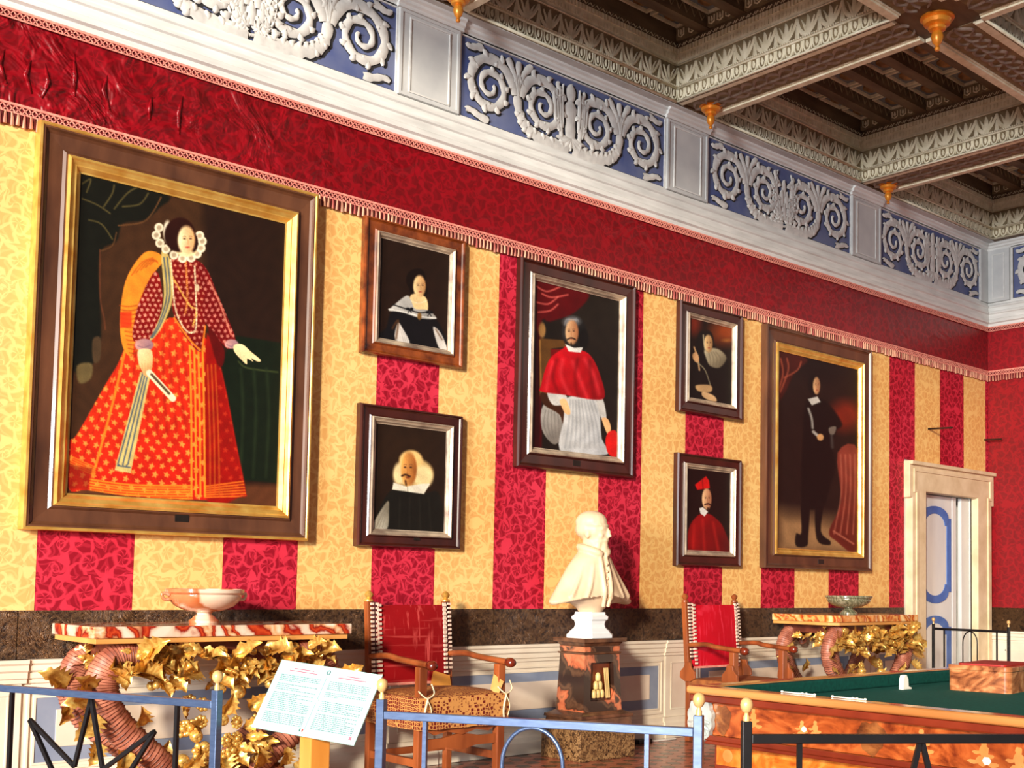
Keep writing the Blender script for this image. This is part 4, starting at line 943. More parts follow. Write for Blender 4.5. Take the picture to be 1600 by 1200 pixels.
P.ell(676,380,24,44,(12,8,7),6); P.face(686,385,14,36,.5,(224,176,126),(140,90,60)); P.poly([(652,440),(690,430),(702,452),(668,466)], (206,202,192), 4, False)
picture('dark full-length man in black beside a red-draped table', 8.745, 10.50, 1.485, 3.79, .235, .185, .22, .19, P, 'frame_brown', 'gilt', .07, 'frame_brown', (9.65, 1.56, .09, .045), .075)

# ================================================================== FURNITURE
def leaf_mesh(name, mat, lobes=5, curl=.9, fold=.25, wide=.55, tipcurl=1.4):
    """curled acanthus leaf, length 1 along +Y, face up +Z"""
    mb = MB(); n = 12; vs_ = []; fs = []; y = z = 0; a = -.2
    for i in range(n+1):
        t = i/n; wd = wide*.5*(math.sin(PI*min(t**.75, 1))**.8)*(1+.28*math.cos(lobes*2*PI*t)) + .015
        for k in (-1, -.5, 0, .5, 1): vs_.append((k*wd, y - abs(k)*wd*.35*(1 if i % 2 else .6), z + (fold*abs(k)*wd*1.6 - .03*(1 if k == 0 else 0))))
        a += (curl if t < .6 else -tipcurl*2)/n; y += math.cos(a)/n; z += math.sin(a)/n
    for i in range(n):
        for k in range(4): fs.append((i*5+k, i*5+k+1, i*5+6+k, i*5+5+k))
    mb.add(vs_, fs); me = mb.mesh(name); me.materials.append(mat); me.polygons.foreach_set('use_smooth', [True]*len(me.polygons)); return me
def ball_mesh(name, mat, kind):
    mb = MB()
    if kind == 'apple': mb.lathe([(.02,-.42),(.2,-.48),(.42,-.3),(.5,.02),(.42,.32),(.2,.44),(.05,.38),(.03,.34)], (0,0,0), 12)
    elif kind == 'pear': mb.lathe([(.03,-.5),(.3,-.46),(.45,-.2),(.4,.1),(.22,.35),(.15,.6),(.04,.66)], (0,0,0), 12)
    else:
        for k in range(8):
            a = k*2*PI/8; mb.sph((.36*math.cos(a), .36*math.sin(a), 0), .2, (1,1,.6), 6, 4)
        mb.sph((0,0,.08), .22, (1,1,.8), 8, 5)
    me = mb.mesh(name); me.materials.append(mat); me.polygons.foreach_set('use_smooth', [True]*len(me.polygons)); return me
LEAF = [leaf_mesh('gilded_leaf', M['gold'], 4, 1.3, .45, .58), leaf_mesh('gilded_leaf', M['gold'], 3, 2.0, .5, .36, 1.4), leaf_mesh('gilded_leaf', M['gold'], 6, .8, .35, .60, 2.4)]
FRUIT = [ball_mesh('gilded_fruit', M['gold'], 'apple'), ball_mesh('gilded_fruit', M['gold'], 'pear')]
FLOWER = ball_mesh('gilded_flower', M['gold'], 'flower')
def put(par, name, me, p, d, nrm, s):
    d = Vector(d).normalized(); n_ = Vector(nrm); n_ = (n_ - d*n_.dot(d))
    if n_.length < 1e-3: n_ = d.orthogonal()
    n_.normalize(); x = d.cross(n_)
    Mx = Matrix(((x.x, d.x, n_.x, p[0]), (x.y, d.y, n_.y, p[1]), (x.z, d.z, n_.z, p[2]), (0,0,0,1))) @ Matrix.Diagonal((s, s, s, 1))
    return inst(name, me, Mx, par)
def catmull(pts, k=10):
    o = []; n = len(pts)
    for i in range(n-1):
        p = [Vector(pts[min(max(i+j, 0), n-1)]) for j in (-1, 0, 1, 2)]
        for q in range(k):
            t = q/k; o.append(.5*((2*p[1])+(-p[0]+p[2])*t+(2*p[0]-5*p[1]+4*p[2]-p[3])*t*t+(-p[0]+3*p[1]-3*p[2]+p[3])*t**3))
    o.append(Vector(pts[-1])); return o

def console(label, x0, x1, d, zt, topmat, seed, chamfer=.0):
    rnd = random.Random(seed); c = (x0+x1)/2; W = x1-x0
    t = thing('console_table', label, 'table', (c, -d/2, 0))
    yf = -d
    mb = MB(); pl = [(x0, -.065), (x0, yf+.07), (x0+.07, yf), (x1-.07, yf), (x1, yf+.07), (x1, -.065)] if chamfer else [(x0, -.065), (x0, yf), (x1, yf), (x1, -.065)]
    obj('marble_top', mb.prism(pl, 'z', zt-.062, zt), topmat, t, bevel=.006)
    i_ = .018; pl2 = [(c+(p[0]-c)*(1-i_*2/W), p[1]+(i_ if p[1] < -.2 else 0)) for p in pl]
    obj('top_board', MB().prism(pl2, 'z', zt-.092, zt-.0625), M['board'], t, bevel=.003)
    obj('apron_core', MB().box(x0+.16, x1-.16, yf+.12, -.08, zt-.17, zt-.093), M['horn_dark'], t)
    zb = zt-.093
    # four horn-shaped ribbed legs
    for sx in (-1, 1):
        for (yy, kk) in ((yf+.13, 1.0), (-.13, .92)):
            e = c + sx*W/2
            sk = [(e-sx*.40, yy, zb-.17), (e-sx*.335, yy-.02, zb-.105), (e-sx*.24, yy-.02, zb-.075), (e-sx*.145, yy-.01, zb-.11), (e-sx*.10, yy, zb-.23), (e-sx*.14, yy, zb-.37), (e-sx*.27, yy, zb-.52), (e-sx*.44, yy, zb-.66), (e-sx*.55, yy, zb-.78), (e-sx*.50, yy, zb-.88), (e-sx*.42, yy, .001+.03)]
            path = catmull(sk, 9); n = len(path)
            rad = [(.040+.052*math.sin(PI*min(i/n*1.1+.06, 1)))*kk*(1+.035*math.sin(i*2.1)) for i in range(n)]
            lg = obj('leg', MB().tube(path, rad, 12, .8, up=(0,1,0)), M['horn'], t, smooth='all')
            mb = MB()
            for i in range(3, n-4): mb.tube([path[i], path[i]+(path[i+1]-path[i])*.16], rad[i]*1.035+.001, 12, .8, up=(0,1,0))
            obj('rib', mb, M['horn_dark'], lg, smooth='all')
    # scrolled mouth rim where the fruit spills out, leaves along each horn
    for sx in (-1, 1):
        e = c + sx*W/2
        for (px, pz, dx, dz, s) in ((-.05,-.25,1,.55,.19), (-.04,-.28,1,-.1,.18), (-.07,-.37,.8,-.8,.17), (-.24,-.58,.5,-.9,.17), (-.30,-.45,.3,.9,.13), (-.48,-.80,.6,-.5,.22), (-.56,-.74,-.3,.8,.20)):
            for yy in (yf+.12, -.16):
                put(t, 'gilded_leaf', LEAF[rnd.randrange(3)], (e+sx*px, yy-.04, zb+pz), (sx*dx, rnd.uniform(-.5,-.1), dz), (0,-1,.25), s*rnd.uniform(.9,1.25))
    # swag of leaves and fruit along the front and the two ends
    for i in range(50):
        u = rnd.uniform(-.5, .5); q = abs(u)*2; dz = .03+.16*(rnd.random())*(1-.35*(1-q)*0)
        put(t, 'gilded_leaf', LEAF[rnd.randrange(3)], (c+u*(W-.22), yf+.10-rnd.uniform(0,.05), zb-.005-dz), (rnd.uniform(-1,1), -.35, rnd.uniform(-.9,.35)), (0,-1,.5), rnd.uniform(.13,.22))
    for sx in (-1, 1):
        for i in range(12): put(t, 'gilded_leaf', LEAF[rnd.randrange(3)], (c+sx*(W/2-.16), rnd.uniform(yf+.16,-.2), zb-rnd.uniform(.02,.16)), (sx*.4, rnd.uniform(-1,1), rnd.uniform(-.8,.3)), (sx,0,.4), rnd.uniform(.10,.15))
    for i in range(26):
        u = rnd.uniform(-.48, .48)
        put(t, 'gilded_fruit', FRUIT[rnd.randrange(2)], (c+u*(W-.3), yf+.075-rnd.uniform(0,.03), zb-rnd.uniform(.04,.17)), (rnd.uniform(-.5,.5), -.6, .6), (0,-1,1), rnd.uniform(.045,.075))
    for sx in (-1, 1):     # clusters spilling from the horn mouths
        e = c + sx*W/2
        for i in range(9): put(t, 'gilded_fruit', FRUIT[rnd.randrange(2)], (e-sx*rnd.uniform(.34,.50), yf+.09+rnd.uniform(-.05,.05), zb-rnd.uniform(.12,.25)), (rnd.uniform(-1,1), -1, 0), (0,-.3,1), rnd.uniform(.045,.075))
        for i in range(7): put(t, 'gilded_leaf', LEAF[rnd.randrange(3)], (e-sx*rnd.uniform(.32,.50), yf+.08+rnd.uniform(-.04,.04), zb-rnd.uniform(.10,.26)), (-sx*rnd.uniform(0,1), -.3, rnd.uniform(-1,.3)), (0,-1,.3), rnd.uniform(.09,.15))
    # central bouquet between the legs and the stretcher that carries it
    obj('stretcher', MB().tube(catmull([(c-W*.27, yf+.16, .16), (c-.2, yf+.2, .20), (c, yf+.22, .24), (c+.2, yf+.2, .20), (c+W*.27, yf+.16, .16)], 6), .045, 8), M['horn_dark'], t, smooth='all')
    for i in range(46):
        a = rnd.uniform(0, 2*PI); r = .27*math.sqrt(rnd.random()); x = c+r*math.cos(a)*1.15; z = .40+r*math.sin(a)*1.0; y = yf+.16-.10*(1-r/.27)
        if i % 5 < 2: put(t, 'gilded_leaf', LEAF[rnd.randrange(3)], (x, y, z), (math.cos(a), -.3, math.sin(a)), (0,-1,.3), rnd.uniform(.11,.18))
        elif i % 5 < 4: put(t, 'gilded_flower', FLOWER, (x, y-.02, z), (math.cos(a), .2, math.sin(a)), (math.cos(a)*.3,-1,.2), rnd.uniform(.07,.11))
        else: put(t, 'gilded_fruit', FRUIT[0], (x, y-.03, z), (0,-.4,1), (0,-1,.3), rnd.uniform(.06,.085))
    for i in range(16): put(t, 'gilded_leaf', LEAF[rnd.randrange(3)], (c+rnd.uniform(-.62,.62), yf+.14, rnd.uniform(.08,.2)), (rnd.uniform(-1,1), -.4, rnd.uniform(0,1)), (0,-1,.3), rnd.uniform(.15,.24))
    return t
console('carved gilt console table with red and white jasper top, behind the text panel', 2.37, 3.93, .68, 1.035, M['top_marble'], 3)
console('carved gilt console table with amber marble top, beside the door', 8.87, 10.32, .78, 1.055, M['top_marble2'], 11, .07)
# ---- marble bowls
def bowl(label, x, y, z, R, hgt, mat, handles):
    t = thing('footed_bowl', label, 'bowl', (x, y, z))
    k = hgt/.2
    pr = [(.085,0),(.085,.018*k),(.070,.026*k),(.062,.038*k),(.044,.050*k),(.042,.060*k),(.055,.068*k),(.085,.070*k)]
    pr += [(R*.55,.080*k),(R*.75,.102*k),(R*.89,.134*k),(R*.94,.158*k),(R*.935,.168*k),(R,.180*k),(R,.2*k),(R*.94,.2*k),(R*.88,.165*k),(R*.7,.12*k),(R*.3,.098*k),(.01,.095*k)]
    obj('bowl_body', MB().lathe(pr[6:], (x, y, z), 40), mat, t, smooth=True)
    obj('foot', MB().lathe(pr[:8], (x, y, z), 28), mat, t, smooth=True)
    if handles:
        for s in (-1, 1): obj('handle', MB().tube(catmull([(x+s*R*.93, y, z+.165*k), (x+s*(R+.03), y, z+.175*k), (x+s*(R+.02), y, z+.14*k), (x+s*R*.86, y, z+.142*k)], 5), .010, 7), mat, t, smooth='all')
bowl('white and orange breccia bowl on the red and white marble console', 3.125, -.36, 1.0355, .225, .20, M['bowl_pink'], True)
bowl('grey green marble bowl on the amber marble console', 9.60, -.42, 1.0555, .225, .175, M['bowl_green'], False)

# ---- armchairs
def armchair(label, x0, x1, yb, yf, covered):
    c = (x0+x1)/2; t = thing('armchair', label, 'chair', (c, (yb+yf)/2, 0), 'red velvet armchairs along the wall')
    zt = 1.165; lean = .06
    def by(z): return yb - .02 + lean*max(0, (z-.45)/.72)        # back leans to the wall
    for s, x in ((-1, x0), (1, x1)):
        path = [(x, by(0), 0), (x, by(.45), .45), (x, by(.8), .8), (x, by(zt), zt)]
        obj('back_post', MB().tube(path, .034, 4, 1, up=(0,1,0)), M['chair_wood'], t, bevel=.004)
        f = MB().lathe([(.030,0),(.030,.012),(.014,.02),(.026,.034),(.030,.048),(.020,.062),(.006,.072)], (x, by(zt), zt-.002), 10)
        obj('finial', f, M['chair_wood'] if not covered else M['gilt'], t, smooth=True)
        obj('front_post', MB().box(x-.030, x+.030, yf-.028, yf+.028, 0, .765), M['chair_wood'], t, bevel=.006)
        ap = catmull([(x, by(.80), .80), (x, yb-.2, .815), (x, (yb+yf)/2-.05, .80), (x, yf, .785), (x, yf-.09, .78)], 6)
        am = obj('arm', MB().tube(ap, [.026]*len(ap), 8, .8), M['chair_wood'], t, smooth='all')
        obj('arm_knob', MB().tube([ap[-1]+Vector((0,.004,0)), ap[-1]+Vector((0,-.03,-.002)), ap[-1]+Vector((0,-.055,-.004))], [.031,.033,.022], 10), M['rim_dark'], am, smooth='all')
        obj('side_stretcher', MB().box(x-.018, x+.018, yf+.028, by(.16)-.024, .14, .19), M['chair_wood'], t, bevel=.004)
        mb = MB()      # fringe down the post: light knots and dark gaps
        m2 = MB()
        for i in range(16):
            z = .70 + .44*i/15
            for off, yy in ((s*-.040, by(z)-.036), (0, by(z)-.040)):
                (mb if True else m2).box(x+off-.012, x+off+.012, yy-.006, yy+.004, z, z+.015)
        obj('fringe_backing', MB().tube([(x-s*.020, by(.68)-.034, .68), (x-s*.020, by(1.16)-.034, 1.16)], .030, 4, .12, up=(0,1,0)), M['nail_dark'], t)
        obj('fringe', mb, M['nail_white'], t, kind='stuff')
        if not covered:
            for (yy, zz) in ((yf, .58), (by(.55)-.03, .58)):
                pl = [(yy-.03,.50),(yy-.085,.53),(yy-.08,.58),(yy-.04,.62),(yy-.03,.66),(yy+.03,.66),(yy+.04,.62),(yy+.08,.58),(yy+.085,.53),(yy+.03,.50)]
                obj('bracket', MB().prism(pl, 'x', x-s*.012+s*.045, x+s*.045+s*.010), M['chair_wood'], t, bevel=.004)
    # upholstered back
    mb = MB(); y0, y1 = by(.62)-.02, by(1.14)-.02; a, b = x0+.030, x1-.030; nx, nz = 8, 8; vs_ = []; fs = []
    for side in (0, 1):
        for j in range(nz+1):
            for i in range(nx+1):
                u, v = i/nx, j/nz; bulge = .022*math.sin(PI*u)**.6*math.sin(PI*v)**.6 if 0 < u < 1 and 0 < v < 1 else 0
                y = y0+(y1-y0)*v + (-.016-bulge if side == 0 else .016); vs_.append((a+(b-a)*u, y, .615+.525*v))
    N = (nx+1)*(nz+1)
    for j in range(nz):
        for i in range(nx):
            p = j*(nx+1)+i; fs.append((p, p+1, p+nx+2, p+nx+1)); fs.append((N+p, N+p+nx+1, N+p+nx+2, N+p+1))
    rim = [i for i in range(nx+1)] + [j*(nx+1)+nx for j in range(1, nz+1)] + [nz*(nx+1)+i for i in range(nx-1, -1, -1)] + [j*(nx+1) for j in range(nz-1, 0, -1)]
    for i in range(len(rim)): p, q = rim[i], rim[(i+1) % len(rim)]; fs.append((p, N+p, N+q, q))
    mb.add(vs_, fs); bk = obj('backrest', mb, M['velvet_worn' if covered else 'velvet_bright'], t, smooth=True)
    mb = MB()
    for s, x in ((-1, x0), (1, x1)):
        for i in range(17):
            z = .64 + .49*i/16; mb.box(x-s*.048-.013, x-s*.048+.013, by(z)-.058, by(z)-.046, z, z+.016)
    obj('edge_fringe', mb, M['nail_white'], bk, kind='stuff')
    mb = MB().box(x0+.03, x1-.03, by(.6)-.042, by(.6)-.012, .605, .622)
    obj('lower_braid', mb, M['trim_pink'], bk)
    if covered:
        # brocade dust cover over the seat
        mb = MB(); n = 10; vs_ = []; fs = []; X0, X1, Y0, Y1 = x0-.045, x1+.045, yf-.055, yb-.045
        for j in range(n+1):
            for i in range(n+1):
                u, v = i/n, j/n; h = .575+.035*(math.sin(PI*u)*math.sin(PI*v))**.5; vs_.append((X0+(X1-X0)*u, Y0+(Y1-Y0)*v, h))
        for j in range(n):
            for i in range(n): p = j*(n+1)+i; fs.append((p, p+1, p+n+2, p+n+1))
        rim = [i for i in range(n+1)] + [j*(n+1)+n for j in range(1, n+1)] + [n*(n+1)+i for i in range(n-1, -1, -1)] + [j*(n+1) for j in range(n-1, 0, -1)]
        b0 = len(vs_)
        for k, r in enumerate(rim):
            p = vs_[r]; vs_.append((p[0]+.006*math.sin(k*1.7), p[1]+.006*math.cos(k*1.3), .375+.004*math.sin(k*2.3)))
        for k in range(len(rim)): q = (k+1) % len(rim); fs.append((rim[k], b0+k, b0+q, rim[q]))
        mb.add(vs_, fs); st = obj('seat_cover', mb, M['brocade'], t, smooth=True)
        obj('seat_top', MB().box(X0+.03, X1-.03, Y0+.03, Y1-.02, .50, .566), M['seat_cloth'], t)
        mb = MB().add([(x1-.20,yb-.09,.60),(x1-.05,yb-.12,.585),(x1-.03,yb-.07,.655),(x1-.15,yb-.05,.69),(x1-.20,yb-.08,.59),(x1-.05,yb-.11,.575),(x1-.03,yb-.06,.65),(x1-.15,yb-.04,.685)], [(0,1,2,3),(7,6,5,4),(0,4,5,1),(1,5,6,2),(2,6,7,3),(3,7,4,0)])
        obj('cover_tab', mb, M['oak'], st)
        mb = MB().add([(x1-.075,yf+.0,.60),(x1-.045,yf-.045,.56),(x1+.0,yf-.045,.65),(x1-.05,yf+.0,.70),(x1-.065,yf+.01,.60),(x1-.035,yf-.035,.56),(x1+.01,yf-.035,.65),(x1-.04,yf+.01,.70)], [(0,1,2,3),(7,6,5,4),(0,4,5,1),(1,5,6,2),(2,6,7,3),(3,7,4,0)])
        obj('cover_tab', mb, M['oak'], st)
        for x in (x0, x1):
            mb = MB().tube(catmull([(x-.05, yf-.045, .62), (x, yf-.066, .575), (x+.06, yf-.06, .60), (x+.045, yf-.05, .66)], 5), .005, 5).tube(catmull([(x+.01, yf-.066, .575), (x-.02, yf-.075, .48), (x-.01, yf-.07, .40)], 5), .009, 4, .3).tube(catmull([(x, yf-.066, .575), (x+.03, yf-.075, .50), (x+.02, yf-.07, .43)], 5), .008, 4, .3)
            obj('ribbon_tie', mb, M['ribbon'], st, smooth='all')
        mb = MB()
        for i in range(6): mb.lathe([(.002,-.02),(.03,-.016),(.03,0)], (x0+.10+.1*i, yf-.02, .372), 8)
        obj('carved_front_rail', MB().prism([(x0+.03,.37),(x0+.10,.335),(x0+.2,.352),(c,.325),(x1-.2,.352),(x1-.10,.335),(x1-.03,.37)], 'y', yf-.02, yf), M['chair_wood'], t)
    else:
        s_ = obj('seat', MB().box(x0-.035, x1+.035, yf-.04, yb-.04, .44, .525), M['seat_cloth'], t, bevel=.02)
    obj('front_stretcher', MB().prism([(x0+.03,.25),(x0+.03,.31),(c-.15,.31),(c,.335),(c+.15,.31),(x1-.03,.31),(x1-.03,.25),(c+.12,.25),(c,.225),(c-.12,.25)], 'y', yf-.012, yf+.012), M['chair_wood'], t)
    obj('back_stretcher', MB().box(x0+.02, x1-.02, by(.2)-.012, by(.2)+.012, .14, .185), M['chair_wood'], t)
    return t
armchair('high-backed armchair in worn red velvet with brocade seat cover, left of the bust', 4.34, 4.97, -.26, -.84, True)
armchair('high-backed armchair in bright red velvet with bare carved arms, behind the billiard table', 7.48, 8.13, -.26, -.76, False)

# ---- marble pedestal and bust
PX, PY = 6.20, -.405
t = thing('bust_pedestal', 'tapering brown and orange marble pedestal carrying the white bust', 'pedestal', (PX, PY, 0))
def fr2(hx, hy): return (PX-hx, PX+hx, PY-hy, PY+hy)
obj('plinth', MB().box(PX-.285, PX+.285, PY-.218, PY+.218, 0, .235), M['ped_speckle'], t, bevel=.006)
obj('plinth_moulding', MB().frus(fr2(.268,.205), .235, fr2(.258,.196), .305).frus(fr2(.274,.210), .305, fr2(.270,.206), .328).frus(fr2(.258,.196), .328, fr2(.206,.158), .352), M['ped_brown'], t, bevel=.003)
die = MB(); b0, b1 = fr2(.200,.152), fr2(.180,.137)
# die with a recessed niche on the front face
z0_, z1_ = .352, .775
def dp(f, z): # point on tapered front face; f in -1..1
    k = (z-z0_)/(z1_-z0_); return (PX+f*(.200+(.180-.200)*k), PY-(.152+(.137-.152)*k), z)
nf, za, zb_ = .64, .43, .715
F = [dp(-1,z0_),dp(1,z0_),dp(1,z1_),dp(-1,z1_),dp(-nf,za),dp(nf,za),dp(nf,zb_),dp(-nf,zb_)]
I = [(p[0], p[1]+.05, p[2]) for p in F[4:]]
B = [(b0[0],b0[3],z0_),(b0[1],b0[3],z0_),(b1[1],b1[3],z1_),(b1[0],b1[3],z1_)]
die.add(F+I+B, [(0,1,5,4),(1,2,6,5),(2,3,7,6),(3,0,4,7),(4,5,9,8),(5,6,10,9),(6,7,11,10),(7,4,8,11),(8,9,10,11),(0,3,15,12),(1,13,14,2),(12,15,14,13),(2,14,15,3),(0,12,13,1)])
dd = obj('die', die, M['ped_marble'], t)
obj('niche_back', MB().box(PX-.112, PX+.112, PY-.1035, PY-.096, .438, .708), M['niche'], t)
mb = MB()
for (mx, mz) in ((-.058,.45),(-.012,.45),(.034,.45),(-.035,.513),(.011,.513),(-.012,.576)):
    mb.lathe([(.016,0),(.021,.01),(.021,.04),(.014,.058),(.004,.064)], (PX+mx*.9-.014, PY-.121, mz), 10)
obj('mount_emblem', mb, M['emblem'], t, smooth=True, label='stack of six small ivory mounts')
mb = MB()
for k in range(3): mb.bar((PX+.040+.016*k, PY-.121, .67), (PX+.066+.015*k, PY-.123, .445), .009)
obj('leaning_rods', mb, M['emblem'], t, label='pale leaning strips')
obj('cap', MB().frus(fr2(.190,.146), .775, fr2(.196,.152), .79).frus(fr2(.178,.136), .79, fr2(.180,.138), .838).frus(fr2(.182,.140), .838, fr2(.200,.158), .866).frus(fr2(.220,.176), .866, fr2(.222,.178), .897), M['ped_brown'], t, bevel=.003)
obj('cap_inlay', MB().frus(fr2(.181,.139), .795, fr2(.183,.141), .833), M['ped_marble'], t)

b = thing('marble_bust', 'white marble bust of a bearded man in cap and short cape on pedestal', 'sculpture', (PX, PY, .897))
S = MB()
def octo(w_, d_, z): # eight-sided section
    k = .62; return [(PX+w_, PY-d_*k, z),(PX+w_, PY+d_*k, z),(PX+w_*k, PY+d_, z),(PX-w_*k, PY+d_, z),(PX-w_, PY+d_*k, z),(PX-w_, PY-d_*k, z),(PX-w_*k, PY-d_, z),(PX+w_*k, PY-d_, z)]
secs = [(.165,.135,0),(.165,.135,.022),(.150,.122,.034),(.145,.118,.046),(.112,.092,.075),(.106,.088,.100),(.112,.092,.125),(.130,.108,.138),(.132,.110,.158),(.112,.092,.172),(.108,.088,.192)]
vs_ = []; fs = []
for w_, d_, z in secs: vs_ += octo(w_, d_, .8975+z)
for i in range(len(secs)-1):
    for k in range(8): fs.append((i*8+k, i*8+(k+1) % 8, i*8+8+(k+1) % 8, i*8+8+k))
fs += [tuple(range(7,-1,-1)), tuple((len(secs)-1)*8+k for k in range(8))]
obj('socle', S.add(vs_, fs), M['socle'], b)
# body: cape, chest, neck, head fused into one surface
G = MB(); zb = 1.085
def ringsec(rx, ry, cx, cy, z, n, fn=None):
    o = []
    for k in range(n):
        a = 2*PI*k/n; r = fn(a) if fn else 1.0; o.append((PX+cx+rx*r*math.cos(a), PY+cy+ry*r*math.sin(a), z))
    return o
n = 72
def fold(amp, z):
    return lambda a: 1 + amp*(math.sin(a*7+z*9)*.30+math.sin(a*4+1.3+z*5)*.7) + .10*max(0, math.cos(a*2))*(amp*6)
rows = []
prof = [(1.085,.085,.085,.0),(1.12,.115,.105,.01),(1.150,.17,.125,.02),(1.172,.295,.165,.04),(1.176,.375,.19,.05),(1.194,.392,.196,.05),(1.26,.335,.186,.04),(1.35,.262,.170,.03),(1.43,.208,.150,.022),(1.50,.160,.125,.016),(1.545,.118,.105,.012),(1.575,.090,.090,.01),(1.62,.075,.080,.005),(1.66,.070,.075,0)]
vs_ = []; fs = []
for (z, rx, ry, am) in prof:
    sec = ringsec(rx, ry, 0, .0 if z < 1.5 else -.012, z, n, fold(am, z))
    # wings of the cape hang a little lower at the sides
    sec = [(p[0], p[1], p[2] - (.045*max(0, abs(p[0]-PX)/.35-.55) if 1.15 < z < 1.3 else 0) + (.05*(1-abs(p[0]-PX)/.35) if 1.165 < z < 1.19 else 0)) for p in sec]
    vs_ += sec
for i in range(len(prof)-1):
    for k in range(n): fs.append((i*n+k, i*n+(k+1) % n, (i+1)*n+(k+1) % n, (i+1)*n+k))
fs += [tuple(range(n-1,-1,-1)), tuple((len(prof)-1)*n+k for k in range(n))]
G.add(vs_, fs)
def rel(p, yaw=math.radians(28)):      # head coordinates, front = -Y, turned to its left
    c_, s_ = math.cos(yaw), math.sin(yaw); x, y, z = p; return (PX + x*c_ - y*s_, PY - .02 + x*s_ + y*c_, 1.70+z)
def hs(c, r, sc, n_=16, m_=10):
    q = MB().sph((0,0,0), r, sc, n_, m_); G.add([rel((v[0]+c[0], v[1]+c[1], v[2]+c[2])) for v in q.v], q.f)
hs((0,.0,.02), .105, (.90,1.12,1.15)); hs((0,-.03,-.045), .085, (.86,1.0,1.1)); hs((0,.018,.075), .110, (.97,1.14,.82)); hs((0,.040,.020), .104, (.99,1.0,.80))          # skull, jaw, cap
hs((0,-.030,.050), .101, (.99,.92,.13)); hs((0,-.118,-.010), .022, (.7,1.0,1.7)); hs((0,-.132,-.030), .017, (.9,1.0,.8))           # cap rim, nose bridge, tip
hs((-.038,-.088,.022), .026, (1.2,.7,.5)); hs((.038,-.088,.022), .026, (1.2,.7,.5))                                              # brow
hs((-.045,-.078,-.03), .030, (.9,.7,.9)); hs((.045,-.078,-.03), .030, (.9,.7,.9))                                                # cheeks
hs((0,-.104,-.062), .032, (1.3,.7,.45)); hs((0,-.100,-.085), .020, (1.1,.8,.5))                                                # moustache, lip
hs((0,-.085,-.125), .048, (.95,.75,1.35)); hs((0,-.085,-.17), .030, (.8,.7,1.5)); hs((-.05,-.05,-.10), .036, (.7,.9,1.2)); hs((.05,-.05,-.10), .036, (.7,.9,1.2))   # beard
hs((-.094,.018,-.02), .026, (.45,.9,1.35)); hs((.094,.018,-.02), .026, (.45,.9,1.35))                                            # ears
# collar wings and front placket with folds
for s in (-1, 1):
    G.tube(catmull([(PX+s*.015, PY-.125, 1.525), (PX+s*.06, PY-.115, 1.545), (PX+s*.10, PY-.04, 1.57), (PX+s*.085, PY+.05, 1.585)], 6), .030, 8, 1)
    G.tube(catmull([(PX+s*.075, PY-.100, 1.50), (PX+s*.105, PY-.128, 1.40), (PX+s*.150, PY-.155, 1.28), (PX+s*.19, PY-.160, 1.20)], 6), .018, 8, 1)
    G.tube(catmull([(PX+s*.13, PY-.055, 1.49), (PX+s*.185, PY-.085, 1.38), (PX+s*.255, PY-.105, 1.27), (PX+s*.30, PY-.110, 1.20)], 6), .020, 8, 1)
    G.tube(catmull([(PX+s*.028, PY-.130, 1.50), (PX+s*.034, PY-.168, 1.38), (PX+s*.032, PY-.192, 1.25), (PX+s*.024, PY-.165, 1.13)], 6), .017, 8, 1)
me = G.mesh('bust_raw'); tmp = bpy.data.objects.new('bust_raw', me); COL.objects.link(tmp)
rm = tmp.modifiers.new('r', 'REMESH'); rm.mode = 'VOXEL'; rm.voxel_size = .0085
sm = tmp.modifiers.new('s', 'SMOOTH'); sm.iterations = 3; sm.factor = .5
dg = bpy.context.evaluated_depsgraph_get(); fin = bpy.data.meshes.new_from_object(tmp.evaluated_get(dg)); bpy.data.objects.remove(tmp)
fin.name = 'bust_body'; fin.materials.clear()
body = obj('bust_body', fin, M['bust'], b, smooth='all')
mb = MB()
for i in range(6): mb.sph((PX, PY-.163-.02*math.sin(PI*(i+1)/8), 1.45-.052*i), .011, (1,1,1), 8, 6)
obj('cape_buttons', mb, M['bust'], b, smooth='all')

# ---- text panel on its post
TL, TR, BR, BL = [Vector(p) for p in ((1.990,-3.355,1.030),(2.155,-3.711,.995),(2.030,-3.736,.784),(1.862,-3.381,.819))]
ux = (TR-TL).normalized(); uy = (BL-TL); uy = (uy-ux*uy.dot(ux)).normalized(); nn = ux.cross(uy); 
if nn.dot(CAMP-TL) < 0: nn = -nn
Wp, Hp = (TR-TL).length, (BL-TL).length
def pl(u, v, n_): return TL + ux*(u*Wp) + uy*(v*Hp) + nn*n_
def slab(u0, u1, v0, v1, n0, n1):
    return MB().add([pl(u, v, q) for q in (n0, n1) for (u, v) in ((u0,v0),(u1,v0),(u1,v1),(u0,v1))], [(0,3,2,1),(4,5,6,7),(0,1,5,4),(1,2,6,5),(2,3,7,6),(3,0,4,7)])
t = thing('text_panel', 'tilted pale mint text panel in two columns on an oak post', 'sign', (2.02, -3.545, 0))
obj('sheet', slab(0,1,0,1,-.005,0), M['panel'], t)
mb = MB(); rnd = random.Random(5)
def text_block(u0, u1, v0, v1, rows):
    for i in range(rows):
        v = v0+(v1-v0)*i/rows
        if rnd.random() < .13 and i > 1: continue
        u = u0; end = u1 if rnd.random() < .8 else u0+(u1-u0)*rnd.uniform(.3,.8)
        while u < end-.004:
            w_ = min(rnd.uniform(.008,.032), end-u); q = slab(u, u+w_, v, v+(v1-v0)/rows*.42, 0, .0006); mb.add(q.v, q.f); u += w_+.007
text_block(.06,.46,.20,.90,27); text_block(.545,.945,.20,.90,27)
q = slab(.498,.501,.15,.93,0,.0006); mb.add(q.v, q.f)
obj('printed_text', mb, M['panel_text'], t, kind='stuff')
mb = MB()
